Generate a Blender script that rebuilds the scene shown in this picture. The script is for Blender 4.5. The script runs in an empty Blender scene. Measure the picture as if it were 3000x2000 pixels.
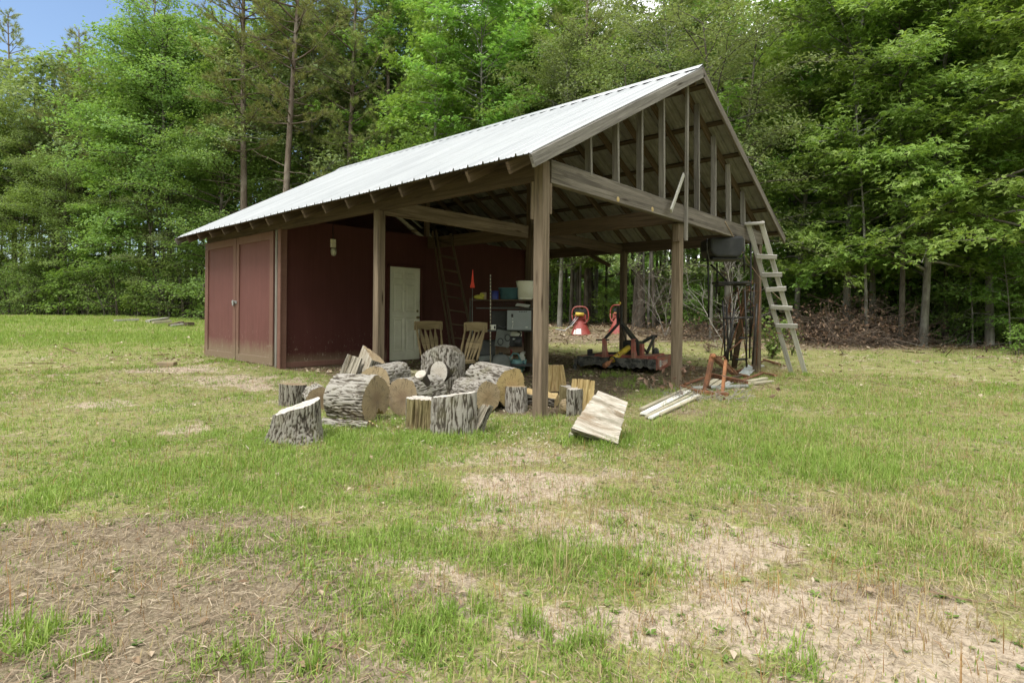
import bpy, math, random
import numpy as np
from mathutils import Vector, Matrix
SC = bpy.context.scene
COL = SC.collection
R_ = math.radians
# ------------------------------------------------------------------ camera model (metres; X across the gable, Y along the eave)
FPX, TH, YH, ROLL, H = 1676.0857, R_(42.02975), 916.1428, 0.0083, 1.15
CAM = np.array([-4.9545, -4.0321, H])
FW = np.array([math.cos(TH), math.sin(TH), 0.0])
RT = np.array([math.sin(TH), -math.cos(TH), 0.0])
UP = np.array([0, 0, 1.0])
RR = RT*math.cos(ROLL)+UP*math.sin(ROLL)
UR = UP*math.cos(ROLL)-RT*math.sin(ROLL)
def ray(x, y): return FW+RR*((x-1500)/FPX)-UR*((y-YH)/FPX)
def onz(x, y, z=0.0):
    r = ray(x, y); return CAM+r*((z-H)/r[2])
def onY(x, y, Y=0.0):
    r = ray(x, y); return CAM+r*((Y-CAM[1])/r[1])
def onX(x, y, X=0.0):
    r = ray(x, y); return CAM+r*((X-CAM[0])/r[0])
def atd(x, y, d): return CAM+ray(x, y)*d
def rfu(r, f, u=0.0): return RT*r+FW*f+UP*u          # a vector from right / forward / up metres
W, L1, L2, YM = 6.87, 6.16, 9.56, 3.08
# ------------------------------------------------------------------ noise
def vnoise(p, seed=0):
    p = np.asarray(p, float)
    i = np.floor(p).astype(np.int64); f = p-i; u = f*f*(3-2*f)
    def h(a, b, c):
        n = (a*374761393+b*668265263+c*1440662683+seed*1274126177) & 0xffffffff
        n = ((n ^ (n >> 13))*1274126177) & 0xffffffff
        return ((n ^ (n >> 16)) & 0xffff)/65535.0
    r = 0
    for a in (0, 1):
        wx = u[:, 0] if a else 1-u[:, 0]
        for b in (0, 1):
            wy = u[:, 1] if b else 1-u[:, 1]
            for c in (0, 1):
                wz = u[:, 2] if c else 1-u[:, 2]
                r = r+wx*wy*wz*h(i[:, 0]+a, i[:, 1]+b, i[:, 2]+c)
    return r
def fbm(p, o=4, seed=0):
    p = np.asarray(p, float); s = 0; a = .5; t = 0
    for k in range(o):
        s = s+a*vnoise(p*(2**k)+17.3*k, seed+k); t += a; a *= .5
    return s/t
def sstep(a, b, x):
    t = np.clip((x-a)/(b-a), 0, 1); return t*t*(3-2*t)
# ------------------------------------------------------------------ terrain
def terrain(x, y, fine=True):
    x = np.asarray(x, float); y = np.asarray(y, float)
    z = .06*sstep(3, 7, y+.4*x)
    a = .54*sstep(0, 1, (x-W-.6)/9.0)*(.46+.54*sstep(-1, 7, y))
    b = .66*sstep(0, 1, (y-L2-.5)/34.0)
    z = z+np.maximum(a, b)
    # soil heaped against the shed doors and the wall corner
    d = np.hypot((x+.35), np.clip(np.abs(y-8.0)-1.6, 0, None))
    z = z+.07*np.exp(-(d/.42)**2)*(x < 1.2)
    if fine:
        s = np.stack([x, y, 0*x], -1).reshape(-1, 3)
        n = (fbm(s*.9, 3, 5)-.5)*.07+(fbm(s*4.5, 3, 9)-.5)*.028
        z = z+n.reshape(x.shape)*sstep(-.2, .8, np.hypot(x-3.4, y-3)-1.5)
    return z
def gz(x, y): return float(terrain(np.array([x]), np.array([y]))[0])
def G(px, py):
    """the first ground point that a picture point's line of sight meets"""
    r = ray(px, py); d = np.linspace(1.5, 70, 1371); P = CAM+r*d[:, None]; h = P[:, 2]-terrain(P[:, 0], P[:, 1], False)
    k = int(np.argmax(h <= 0)) if (h <= 0).any() else len(d)-1
    if k > 0 and h[k] <= 0: t = h[k-1]/(h[k-1]-h[k]+1e-9); p = P[k-1]*(1-t)+P[k]*t
    else: p = P[k].copy()
    p[2] = gz(p[0], p[1]); return p
# ------------------------------------------------------------------ object helpers
OFF = {}
def setprops(o, label=None, cat=None, group=None, kind=None):
    if label: o['label'] = label
    if cat: o['category'] = cat
    if group: o['group'] = group
    if kind: o['kind'] = kind
    return o
def thing(name, label, cat, loc=(0, 0, 0), group=None):
    o = bpy.data.objects.new(name, None); COL.objects.link(o)
    o.location = tuple(float(v) for v in loc); o.empty_display_size = .2
    OFF[o.name] = np.array([float(v) for v in loc])
    return setprops(o, label, cat, group)
def link(name, me, mat, parent=None):
    o = bpy.data.objects.new(name, me); COL.objects.link(o)
    if mat is not None:
        for m in (mat if isinstance(mat, (list, tuple)) else [mat]): me.materials.append(m)
    if parent is not None:
        o.parent = parent; OFF[o.name] = OFF.get(parent.name, np.zeros(3))
    return o
def np_mesh(name, V, F, smooth=False, uv=None, attrs=None, matidx=None):
    """V (n,3); F an (m,k) array or a list of such arrays; uv per loop (concatenated order)"""
    me = bpy.data.meshes.new(name)
    Fs = F if isinstance(F, list) else [F]
    Fs = [np.asarray(f, np.int32) for f in Fs if len(f)]
    V = np.asarray(V, np.float32)
    me.vertices.add(len(V)); me.vertices.foreach_set('co', V.ravel())
    loops = np.concatenate([f.ravel() for f in Fs])
    tot = np.concatenate([np.full(len(f), f.shape[1], np.int32) for f in Fs])
    st = np.concatenate([[0], np.cumsum(tot)[:-1]]).astype(np.int32)
    me.loops.add(len(loops)); me.loops.foreach_set('vertex_index', loops)
    me.polygons.add(len(tot)); me.polygons.foreach_set('loop_start', st)
    me.polygons.foreach_set('use_smooth', np.full(len(tot), bool(smooth)))
    if matidx is not None: me.polygons.foreach_set('material_index', np.asarray(matidx, np.int32))
    me.update(calc_edges=True)
    if uv is not None:
        l = me.uv_layers.new(name='UVMap'); l.data.foreach_set('uv', np.asarray(uv, np.float32).ravel())
    for k, a in (attrs or {}).items():
        t = me.attributes.new(k, 'FLOAT', 'POINT'); t.data.foreach_set('value', np.asarray(a, np.float32))
    me.validate(); return me
def nrm(v):
    v = np.asarray(v, float); return v/(np.linalg.norm(v)+1e-12)
class MB:
    """collects boxes, bars, tubes and lathes and links them as ONE mesh object"""
    def __init__(s, seed=0): s.v = []; s.f = []; s.uv = []; s.sm = []; s.rng = random.Random(seed)
    def _add(s, V, F, UV=None, smooth=False):
        b = len(s.v); s.v += [tuple(float(c) for c in p) for p in V]
        for i, f in enumerate(F):
            s.f.append([b+k for k in f]); s.sm.append(smooth)
            if UV is not None: s.uv += UV[i]
            else:
                for k in f: p = V[k]; s.uv.append((p[0]+p[1]*.7, p[2]))
        return s
    def bar(s, p0, p1, w, h, up=(0, 0, 1), bev=.004, taper=1.0, cut0=0, cut1=0):
        """a bevelled timber from p0 to p1, w across, h along up; cut = shear of an end along the bar per metre of height"""
        p0, p1 = np.array(p0, float), np.array(p1, float)
        a = nrm(p1-p0); L = np.linalg.norm(p1-p0)
        if abs(np.dot(a, nrm(up))) > .99: up = (0, 1, 0)
        x = nrm(np.cross(a, up)); z = np.cross(x, a)
        b = min(bev, w*.3, h*.3)
        pr = [(-w/2+b, -h/2), (w/2-b, -h/2), (w/2, -h/2+b), (w/2, h/2-b), (w/2-b, h/2), (-w/2+b, h/2), (-w/2, h/2-b), (-w/2, -h/2+b)]
        V = []; c = (cut0, cut1)
        for e, P in enumerate((p0, p1)):
            k = 1 if e == 0 else taper
            for (u, q) in pr: V.append(P+x*u*k+z*q*k+a*(q*c[e]))
        F = []; UV = []; ou, ov = s.rng.random()*40, s.rng.random()*40
        d = 0
        for i in range(8):
            j = (i+1) % 8; l = math.dist(pr[i], pr[j])
            F.append((i, j, 8+j, 8+i)); UV.append([(ou, ov+d), (ou, ov+d+l), (ou+L, ov+d+l), (ou+L, ov+d)]); d += l
        F.append(tuple(range(7, -1, -1))); UV.append([(ou+pr[i][0]*.2, ov+pr[i][1]) for i in range(7, -1, -1)])
        F.append(tuple(range(8, 16))); UV.append([(ou+L+pr[i][0]*.2, ov+pr[i][1]) for i in range(8)])
        return s._add(V, F, UV)
    def box(s, c, ax, size, bev=.004):
        """ax: the three axes (rows)"""
        c = np.array(c, float); ax = [nrm(a) for a in ax]
        h = ax[0]*size[0]/2
        return s.bar(c-h, c+h, size[1], size[2], up=ax[2], bev=bev)
    def tube(s, pts, r, n=8, cap=True):
        pts = [np.array(p, float) for p in pts]; m = len(pts)
        rs = r if isinstance(r, (list, tuple, np.ndarray)) else [r]*m
        V = []; prev = None; t = 0; UV0 = []
        for i, p in enumerate(pts):
            d = nrm(pts[min(i+1, m-1)]-pts[max(i-1, 0)])
            if prev is None:
                ref = np.array([0, 0, 1.]) if abs(d[2]) < .9 else np.array([1., 0, 0]); x = nrm(np.cross(d, ref))
            else: x = nrm(prev-d*np.dot(prev, d))
            prev = x; y = np.cross(d, x)
            if i: t += np.linalg.norm(p-pts[i-1])
            UV0.append(t)
            for k in range(n):
                a = 2*math.pi*k/n; V.append(p+(x*math.cos(a)+y*math.sin(a))*rs[i])
        F = []; UV = []
        for i in range(m-1):
            for k in range(n):
                k2 = (k+1) % n
                F.append((i*n+k, i*n+k2, (i+1)*n+k2, (i+1)*n+k))
                c = 2*math.pi*max(rs[i], .002)/n
                UV.append([(UV0[i], c*k), (UV0[i], c*(k+1)), (UV0[i+1], c*(k+1)), (UV0[i+1], c*k)])
        s._add(V, F, UV, True)
        if cap:
            b = len(s.v)-m*n
            for idx in (range(b+n-1, b-1, -1), range(b+(m-1)*n, b+m*n)):
                idx = list(idx); s.f.append(idx); s.sm.append(False); s.uv += [(s.v[k][0], s.v[k][2]) for k in idx]
        return s
    def lathe(s, prof, o=(0, 0, 0), ax=(0, 0, 1), n=24, smooth=True, sx=1.0):
        o = np.array(o, float); a = nrm(ax); ref = np.array([1., 0, 0]) if abs(a[0]) < .9 else np.array([0, 1., 0])
        x = nrm(ref-a*np.dot(ref, a)); y = np.cross(a, x); V = []
        for (r, z) in prof:
            for k in range(n):
                t = 2*math.pi*k/n; V.append(o+a*z+(x*math.cos(t)*sx+y*math.sin(t))*r)
        F = [(i*n+k, i*n+(k+1) % n, (i+1)*n+(k+1) % n, (i+1)*n+k) for i in range(len(prof)-1) for k in range(n)]
        return s._add(V, F, None, smooth)
    def prism(s, pts, d):
        """closed 3-D outline pts extruded along the vector d"""
        n = len(pts); pts = [np.array(p, float) for p in pts]; d = np.array(d, float)
        V = pts+[p+d for p in pts]
        F = [tuple(range(n-1, -1, -1)), tuple(range(n, 2*n))]+[(i, (i+1) % n, n+(i+1) % n, n+i) for i in range(n)]
        return s._add(V, F)
    def build(s, name, mat, parent=None, label=None, loc=None):
        off = OFF.get(parent.name, np.zeros(3)) if parent is not None else np.zeros(3)
        o0 = np.zeros(3) if loc is None else np.array(loc, float)
        V = np.array(s.v)-off-o0
        me = bpy.data.meshes.new(name); me.from_pydata(V.tolist(), [], s.f)
        me.polygons.foreach_set('use_smooth', s.sm)
        l = me.uv_layers.new(name='UVMap'); l.data.foreach_set('uv', np.array(s.uv, np.float32).ravel())
        me.update(); o = link(name, me, mat, parent)
        if loc is not None: o.location = tuple(o0)
        if label: o['label'] = label
        return o
def solo(mb, name, mat, label, cat, loc, group=None):
    """a thing that is one mesh, its origin at loc"""
    return setprops(mb.build(name, mat, None, loc=loc), label, cat, group)
# ------------------------------------------------------------------ materials
def newmat(name):
    m = bpy.data.materials.new(name); m.use_nodes = True; nt = m.node_tree; nt.nodes.clear()
    out = nt.nodes.new('ShaderNodeOutputMaterial'); b = nt.nodes.new('ShaderNodeBsdfPrincipled')
    nt.links.new(b.outputs[0], out.inputs[0]); return m, nt, b
class NB:
    def __init__(s, nt): s.nt = nt
    def n(s, t, **k):
        x = s.nt.nodes.new(t)
        for a, v in k.items(): setattr(x, a, v)
        return x
    def l(s, a, b): s.nt.links.new(a, b)
    def val(s, sock, v):
        if hasattr(v, 'links') or hasattr(v, 'is_linked'): s.l(v, sock)
        else: sock.default_value = v
    def uv(s, sc=(1, 1, 1), src='UV'):
        t = s.n('ShaderNodeTexCoord'); m = s.n('ShaderNodeMapping'); s.l(t.outputs[src], m.inputs[0])
        m.inputs['Scale'].default_value = sc; return m.outputs[0]
    def pos(s, sc=(1, 1, 1)):
        g = s.n('ShaderNodeNewGeometry'); m = s.n('ShaderNodeMapping'); s.l(g.outputs['Position'], m.inputs[0])
        m.inputs['Scale'].default_value = sc; return m.outputs[0]
    def noise(s, vec, scale=1, det=4, rough=.55, dist=0):
        t = s.n('ShaderNodeTexNoise'); s.l(vec, t.inputs['Vector'])
        t.inputs['Scale'].default_value = scale; t.inputs['Detail'].default_value = det
        t.inputs['Roughness'].default_value = rough; t.inputs['Distortion'].default_value = dist
        return t.outputs[0]
    def ramp(s, fac, stops):
        r = s.n('ShaderNodeValToRGB'); s.l(fac, r.inputs[0]); e = r.color_ramp.elements
        while len(e) < len(stops): e.new(.5)
        for i, (p, c) in enumerate(stops):
            e[i].position = p; e[i].color = (c, c, c, 1) if not isinstance(c, (tuple, list)) else (*c[:3], 1)
        return r.outputs[0]
    def mix(s, f, a, b, mode='MIX'):
        m = s.n('ShaderNodeMix', data_type='RGBA', blend_type=mode)
        s.val(m.inputs[0], f)
        for k, v in ((6, a), (7, b)):
            if isinstance(v, (tuple, list)): m.inputs[k].default_value = (*v[:3], 1)
            else: s.l(v, m.inputs[k])
        return m.outputs[2]
    def math(s, op, a, b=0.0):
        m = s.n('ShaderNodeMath', operation=op); s.val(m.inputs[0], a); s.val(m.inputs[1], b); return m.outputs[0]
    def attr(s, name):
        a = s.n('ShaderNodeAttribute', attribute_name=name); return a.outputs['Fac']
    def bump(s, h, b, st=.3, dist=.01):
        u = s.n('ShaderNodeBump'); u.inputs['Strength'].default_value = st; u.inputs['Distance'].default_value = dist
        s.l(h, u.inputs['Height']); s.l(u.outputs[0], b.inputs['Normal'])
def wood(name, dark, mid, light, stain=None, knots=True, rough=.85, gs=1.0):
    """weathered timber: grain runs along U (metres)"""
    m, nt, b = newmat(name); N = NB(nt)
    g = N.noise(N.uv((1.6*gs, 60*gs, 1)), 1, 6, .65, .6)
    g2 = N.noise(N.uv((5*gs, 190*gs, 1)), 1, 3, .6, .2)
    col = N.ramp(g, [(.28, dark), (.5, mid), (.72, light)])
    col = N.mix(.35, col, N.ramp(g2, [(.3, dark), (.65, light)]))
    g3 = N.noise(N.uv((.9*gs, 21*gs, 1)), 1, 4, .6, .9)
    col = N.mix(N.ramp(g3, [(.36, .75), (.52, 0.0)]), col, dark)
    col = N.mix(N.ramp(g3, [(.55, 0.0), (.72, .55)]), col, light)
    big = N.noise(N.uv((.9, 5, 1)), 1, 3)
    col = N.mix(N.ramp(big, [(.35, .0), (.7, .55)]), col, stain or dark)
    if knots:
        v = N.n('ShaderNodeTexVoronoi', feature='F1'); N.l(N.uv((1.1, 7, 1)), v.inputs['Vector']); v.inputs['Scale'].default_value = 1.0
        k = N.ramp(v.outputs['Distance'], [(.04, 1.0), (.10, .5), (.15, .0)])
        col = N.mix(k, col, (dark[0]*.7, dark[1]*.6, dark[2]*.5))
    oi = N.n('ShaderNodeObjectInfo'); br = N.n('ShaderNodeHueSaturation')
    N.l(N.math('MULTIPLY_ADD', oi.outputs['Random'], .35), br.inputs['Value'])
    br.inputs['Value'].links[0].from_node.inputs[2].default_value = .82
    N.l(col, br.inputs['Color']); N.l(br.outputs[0], b.inputs['Base Color'])
    b.inputs['Roughness'].default_value = rough; b.inputs['Specular IOR Level'].default_value = .2
    N.bump(N.math('ADD', g, N.math('MULTIPLY', g2, .6)), b, .55, .006)
    return m
def plain(name, col, rough=.6, metal=0.0, var=.25, scale=6, spec=.4, dirt=None, dirt_amt=.5, bump=.0):
    m, nt, b = newmat(name); N = NB(nt)
    t = N.noise(N.uv((1, 1, 1), 'Object'), scale, 5, .6)
    c = N.mix(N.ramp(t, [(.3, 0.0), (.7, 1.0)]), tuple(v*(1-var) for v in col), tuple(min(1, v*(1+var)) for v in col))
    if dirt:
        t2 = N.noise(N.uv((1, 1, 1), 'Object'), scale*.7, 6, .7, .5)
        c = N.mix(N.ramp(t2, [(.45, 0.0), (.45+.35*(1.05-dirt_amt), dirt_amt)]), c, dirt)
    N.l(c, b.inputs['Base Color']); b.inputs['Roughness'].default_value = rough; b.inputs['Metallic'].default_value = metal
    b.inputs['Specular IOR Level'].default_value = spec
    if bump: N.bump(t, b, bump, .01)
    return m
M = {}
M['post'] = wood('post_timber', (.055, .039, .026), (.170, .124, .084), (.30, .235, .168), (.145, .113, .082))
M['grey_wood'] = wood('grey_weathered_timber', (.06, .052, .045), (.195, .178, .155), (.35, .325, .29), (.18, .167, .147))
M['beam'] = wood('brown_weathered_beam', (.04, .033, .027), (.135, .115, .092), (.255, .225, .19), (.115, .10, .085))
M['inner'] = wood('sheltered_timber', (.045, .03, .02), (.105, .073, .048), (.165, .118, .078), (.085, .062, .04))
M['purlin'] = wood('dark_purlin_timber', (.045, .032, .022), (.09, .066, .045), (.14, .105, .072), (.08, .06, .04), knots=False)
M['silver'] = wood('silver_ladder_timber', (.20, .19, .165), (.40, .385, .345), (.54, .52, .48), (.36, .35, .31))
M['chair'] = wood('chair_oak', (.085, .062, .032), (.165, .125, .065), (.24, .19, .105), (.15, .115, .06), knots=False)
M['board'] = wood('pale_board', (.22, .19, .13), (.42, .38, .27), (.58, .54, .42), (.36, .33, .24), knots=False)
M['white_board'] = wood('whitewashed_board', (.36, .35, .31), (.66, .65, .60), (.78, .77, .73), (.6, .58, .52), knots=False)
# roof sheet
m, nt, b = newmat('roof_metal'); N = NB(nt)
t = N.noise(N.uv((.35, 9, 1)), 1, 5, .6); t2 = N.noise(N.uv((2.2, 3, 1)), 1, 6, .7, .4)
c = N.ramp(t, [(.3, (.355, .37, .38)), (.7, (.48, .495, .50))])
c = N.mix(N.ramp(t2, [(.56, 0.0), (.8, .45)]), c, (.32, .31, .295))
N.l(c, b.inputs['Base Color']); b.inputs['Metallic'].default_value = .35; b.inputs['Roughness'].default_value = .38
b.inputs['Specular IOR Level'].default_value = .45; M['roof'] = m
M['roof_under'] = plain('sheet_underside', (.27, .265, .25), .55, .2, var=.15, dirt=(.16, .14, .115), dirt_amt=.4)
M['screw'] = plain('roof_screw', (.13, .125, .12), .6, .3)
# red painted sheet with splashed soil along its foot (UV: v = metres above the foot)
def redpaint(name, base, dusty=True):
    m, nt, b = newmat(name); N = NB(nt)
    st = N.noise(N.uv((16, .8, 1)), 1, 5, .65, .3); bl = N.noise(N.uv((1.3, 1.1, 1)), 1, 5, .6)
    c = N.mix(N.ramp(st, [(.3, 0.0), (.75, .45)]), base, tuple(v*1.45+.012 for v in base))
    c = N.mix(N.ramp(bl, [(.4, 0.0), (.75, .5)]), c, (base[0]*.75, base[1]*.7, base[2]*.7))
    if dusty:
        sep = N.n('ShaderNodeSeparateXYZ'); N.l(N.uv((1, 1, 1)), sep.inputs[0])
        e = N.noise(N.uv((11, 1.6, 1)), 1, 5, .65)
        hgt = N.math('SUBTRACT', sep.outputs[1], N.math('MULTIPLY', e, .42 if dusty is True else .15))
        c = N.mix(N.ramp(hgt, [(.0, .85), (.24, .0)]), c, (.20, .15, .10))
        ch = N.noise(N.uv((34, 9, 1)), 1, 4, .7)
        pm = N.math('MULTIPLY', N.ramp(ch, [(.61, 0.0), (.65, .9)]), N.ramp(sep.outputs[1], [(.15, 1.0), (.75, .0)]))
        c = N.mix(pm, c, (.34, .30, .24))
        c = N.mix(N.math('MULTIPLY', N.ramp(ch, [(.70, 0.0), (.72, .8)]), N.ramp(sep.outputs[1], [(.5, 1.0), (.62, .0)])), c, (.3, .2, .17))
    N.l(c, b.inputs['Base Color']); b.inputs['Roughness'].default_value = .7; b.inputs['Specular IOR Level'].default_value = .25
    N.bump(st, b, .15, .004); return m
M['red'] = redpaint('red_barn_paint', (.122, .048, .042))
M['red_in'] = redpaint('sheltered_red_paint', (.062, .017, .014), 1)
M['red_trim'] = redpaint('red_trim_paint', (.150, .078, .060))
M['white_door'] = plain('door_paint', (.70, .68, .56), .5, var=.05, scale=3, dirt=(.36, .32, .22), dirt_amt=.3)
M['brass'] = plain('tarnished_brass', (.2, .16, .08), .4, .8)
M['galv'] = plain('galvanised_steel', (.4, .41, .42), .45, .6, dirt=(.25, .2, .15), dirt_amt=.3)
M['cream_plastic'] = plain('cream_plastic', (.62, .56, .42), .5)
m, nt, b = newmat('lamp_glass'); b.inputs['Base Color'].default_value = (.75, .72, .6, 1); b.inputs['Transmission Weight'].default_value = .55
b.inputs['Roughness'].default_value = .15; M['glass'] = m
M['black_steel'] = plain('black_steel', (.018, .018, .019), .5, .3, dirt=(.09, .075, .06), dirt_amt=.5)
M['black_plastic'] = plain('black_plastic', (.016, .017, .018), .55, spec=.4, dirt=(.06, .056, .05), dirt_amt=.4)
M['rubber'] = plain('dusty_rubber', (.03, .031, .031), .85, scale=14, dirt=(.14, .135, .115), dirt_amt=.75, bump=.4)
M['mower_red'] = plain('faded_red_paint', (.29, .08, .06), .55, dirt=(.30, .20, .145), dirt_amt=.65, scale=5)
M['deck_dust'] = plain('dusty_deck', (.34, .30, .235), .8, dirt=(.30, .10, .075), dirt_amt=.7, scale=3.5)
M['spreader_red'] = plain('weathered_red_hopper', (.27, .048, .038), .55, dirt=(.40, .22, .18), dirt_amt=.45, scale=2.5)
M['yellow'] = plain('safety_yellow', (.55, .40, .04), .5, dirt=(.3, .22, .08), dirt_amt=.5)
M['rust'] = plain('rust', (.20, .085, .042), .85, scale=11, var=.45, dirt=(.10, .055, .035), dirt_amt=.7, bump=.4)
M['rust_orange'] = plain('orange_rust', (.31, .135, .06), .85, scale=11, var=.4, dirt=(.16, .075, .045), dirt_amt=.6, bump=.4)
M['white_plastic'] = plain('white_plastic', (.70, .69, .62), .45, var=.04, dirt=(.42, .38, .29), dirt_amt=.3)
M['label_teal'] = plain('teal_label', (.035, .17, .22), .5, var=.15, scale=18)
M['label_white'] = plain('white_label', (.62, .62, .58), .6, var=.08)
M['print'] = plain('grey_print', (.14, .14, .15), .6)
M['teal'] = plain('teal_plastic', (.13, .27, .26), .5, dirt=(.25, .27, .22), dirt_amt=.35)
M['teal_dark'] = plain('blue_green_tub', (.045, .105, .125), .5)
M['blue'] = plain('blue_can_paint', (.02, .03, .19), .4)
M['microwave'] = plain('grey_appliance', (.23, .25, .255), .5, var=.06)
M['grey_dark'] = plain('dark_grey_plastic', (.06, .062, .062), .6)
M['grey_tank'] = plain('dull_grey_tank', (.11, .12, .11), .65, dirt=(.17, .16, .13), dirt_amt=.4)
M['orange_cloth'] = plain('orange_cloth', (.62, .06, .035), .8)
M['pvc'] = plain('weathered_pvc', (.26, .275, .265), .6, dirt=(.2, .18, .13), dirt_amt=.5)
M['sheet'] = plain('pale_painted_sheet', (.52, .56, .56), .5, dirt=(.35, .3, .22), dirt_amt=.5)
M['brick'] = plain('muddy_block', (.24, .185, .115), .9, bump=.5)
M['rope'] = plain('twine', (.40, .29, .2), .9)
M['cloth_yellow'] = plain('yellow_glove_cloth', (.35, .32, .05), .85)
M['paper'] = plain('paper', (.42, .42, .40), .8)
# logs
def bark_mat(name, dark, mid, light, moss=0.0):
    m, nt, b = newmat(name); N = NB(nt)
    r = N.attr('ridge'); n = N.noise(N.uv((1, 1, 1), 'Object'), 60, 4, .6)
    f = N.math('ADD', r, N.math('MULTIPLY', N.math('SUBTRACT', n, .5), .35))
    c = N.ramp(f, [(.25, dark), (.55, mid), (.9, light)])
    mo = N.noise(N.uv((1, 1, 1), 'Object'), 5, 4, .6)
    c = N.mix(N.ramp(mo, [(.5, 0.0), (.68, .25+moss)]), c, (.14, .135, .05))
    N.l(c, b.inputs['Base Color']); b.inputs['Roughness'].default_value = .95; b.inputs['Specular IOR Level'].default_value = .1
    N.bump(n, b, .6, .01); return m
M['bark'] = bark_mat('grey_oak_bark', (.065, .055, .045), (.185, .163, .136), (.30, .28, .25))
M['bark_dark'] = bark_mat('dark_oak_bark', (.042, .035, .028), (.125, .108, .088), (.225, .21, .18))
M['bark_moss'] = bark_mat('mossy_bark', (.04, .034, .022), (.14, .12, .08), (.30, .28, .20), .5)
def cut_mat(name, pale, ring, heart, grey=.3):
    m, nt, b = newmat(name); N = NB(nt)
    u = N.uv((1, 1, 1)); w = N.noise(u, 7, 4, .6)
    ln = N.n('ShaderNodeVectorMath', operation='LENGTH'); N.l(u, ln.inputs[0])
    d = N.math('ADD', ln.outputs['Value'], N.math('MULTIPLY', w, .03))
    sn = N.math('SINE', N.math('MULTIPLY', d, 330.0))
    c = N.mix(N.math('MULTIPLY_ADD', sn, .22), pale, ring); c.node.inputs[0].links[0].from_node.inputs[2].default_value = .25
    c = N.mix(N.ramp(d, [(.05, .8), (.15, .0)]), c, heart)
    saw = N.noise(N.uv((10, 160, 1)), 1, 3, .6)
    c = N.mix(N.ramp(saw, [(.45, 0.0), (.8, .5)]), c, ring)
    st = N.noise(u, 9, 5, .7, .4)
    c = N.mix(N.ramp(st, [(.5, 0.0), (.78, grey)]), c, (.14, .12, .10))
    sx = N.n('ShaderNodeSeparateXYZ'); N.l(u, sx.inputs[0]); an = N.math('ARCTAN2', sx.outputs[1], sx.outputs[0])
    cv = N.n('ShaderNodeCombineXYZ'); N.l(N.math('MULTIPLY', an, 1.6), cv.inputs[0]); N.l(N.math('MULTIPLY', d, 3.0), cv.inputs[1])
    cr = N.noise(cv.outputs[0], 2.2, 2, .5)
    c = N.mix(N.ramp(cr, [(.485, 0.0), (.5, .75), (.515, 0.0)]), c, (.06, .045, .03))
    N.l(c, b.inputs['Base Color']); b.inputs['Roughness'].default_value = .85; b.inputs['Specular IOR Level'].default_value = .15
    N.bump(saw, b, .35, .004); return m
M['cut_white'] = cut_mat('bleached_cut_wood', (.54, .51, .46), (.40, .36, .31), (.42, .37, .31), .5)
M['cut_tan'] = cut_mat('tan_cut_wood', (.40, .315, .20), (.25, .18, .10), (.27, .19, .11), .5)
M['cut_brown'] = cut_mat('brown_cut_wood', (.30, .235, .145), (.18, .13, .075), (.18, .125, .08), .6)
M['cut_yellow'] = cut_mat('fresh_yellow_cut_wood', (.52, .40, .20), (.36, .25, .11), (.42, .30, .16), .3)
def split_mat(name, dark, mid, light, streak):
    m, nt, b = newmat(name); N = NB(nt)
    g = N.noise(N.uv((5, 70, 1)), 1, 6, .65, 1.2); s = N.noise(N.uv((2.2, 9, 1)), 1, 5, .65, .8)
    c = N.ramp(g, [(.28, dark), (.5, mid), (.72, light)])
    c = N.mix(N.ramp(s, [(.5, 0.0), (.68, .8)]), c, streak)
    N.l(c, b.inputs['Base Color']); b.inputs['Roughness'].default_value = .9; b.inputs['Specular IOR Level'].default_value = .12
    N.bump(g, b, .7, .012); return m
M['split_white'] = split_mat('bleached_split_wood', (.20, .165, .125), (.40, .36, .30), (.56, .525, .465), (.21, .145, .085))
M['split_yellow'] = split_mat('yellow_split_wood', (.33, .235, .105), (.45, .335, .16), (.54, .425, .23), (.34, .23, .12))
M['split_grey'] = split_mat('grey_split_wood', (.16, .135, .105), (.33, .295, .235), (.49, .455, .385), (.2, .14, .085))
M['split_brown'] = split_mat('olive_split_wood', (.13, .105, .05), (.225, .185, .095), (.32, .275, .155), (.12, .085, .05))
# trees
def leaf_mat(name, c0, c1, c2, trans=.35, rough=.45, spec=.35, hue=.0):
    m = bpy.data.materials.new(name); m.use_nodes = True; nt = m.node_tree; nt.nodes.clear(); N = NB(nt)
    out = N.n('ShaderNodeOutputMaterial'); b = N.n('ShaderNodeBsdfPrincipled'); t = N.n('ShaderNodeBsdfTranslucent'); mx = N.n('ShaderNodeMixShader')
    a = N.attr('rnd'); oi = N.n('ShaderNodeObjectInfo')
    c = N.ramp(a, [(.0, c0), (.55, c1), (1.0, c2)])
    hs = N.n('ShaderNodeHueSaturation'); N.l(c, hs.inputs['Color'])
    N.l(N.math('MULTIPLY_ADD', oi.outputs['Random'], .03), hs.inputs['Hue']); hs.inputs['Hue'].links[0].from_node.inputs[2].default_value = .485
    N.l(N.math('MULTIPLY_ADD', oi.outputs['Random'], .35), hs.inputs['Value']); hs.inputs['Value'].links[0].from_node.inputs[2].default_value = .83
    N.l(hs.outputs[0], b.inputs['Base Color']); b.inputs['Roughness'].default_value = rough; b.inputs['Specular IOR Level'].default_value = spec
    tc = N.mix(1.0, hs.outputs[0], (1.0, 1.0, .55), 'MULTIPLY'); N.l(tc, t.inputs['Color'])
    mx.inputs[0].default_value = trans; N.l(b.outputs[0], mx.inputs[1]); N.l(t.outputs[0], mx.inputs[2]); N.l(mx.outputs[0], out.inputs[0])
    return m
M['gum'] = leaf_mat('star_leaf', (.13, .23, .042), (.245, .395, .085), (.39, .53, .17), .48, .5, .2)
M['oak'] = leaf_mat('oak_leaf', (.115, .19, .046), (.205, .315, .085), (.32, .435, .155), .48, .5, .2)
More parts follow.
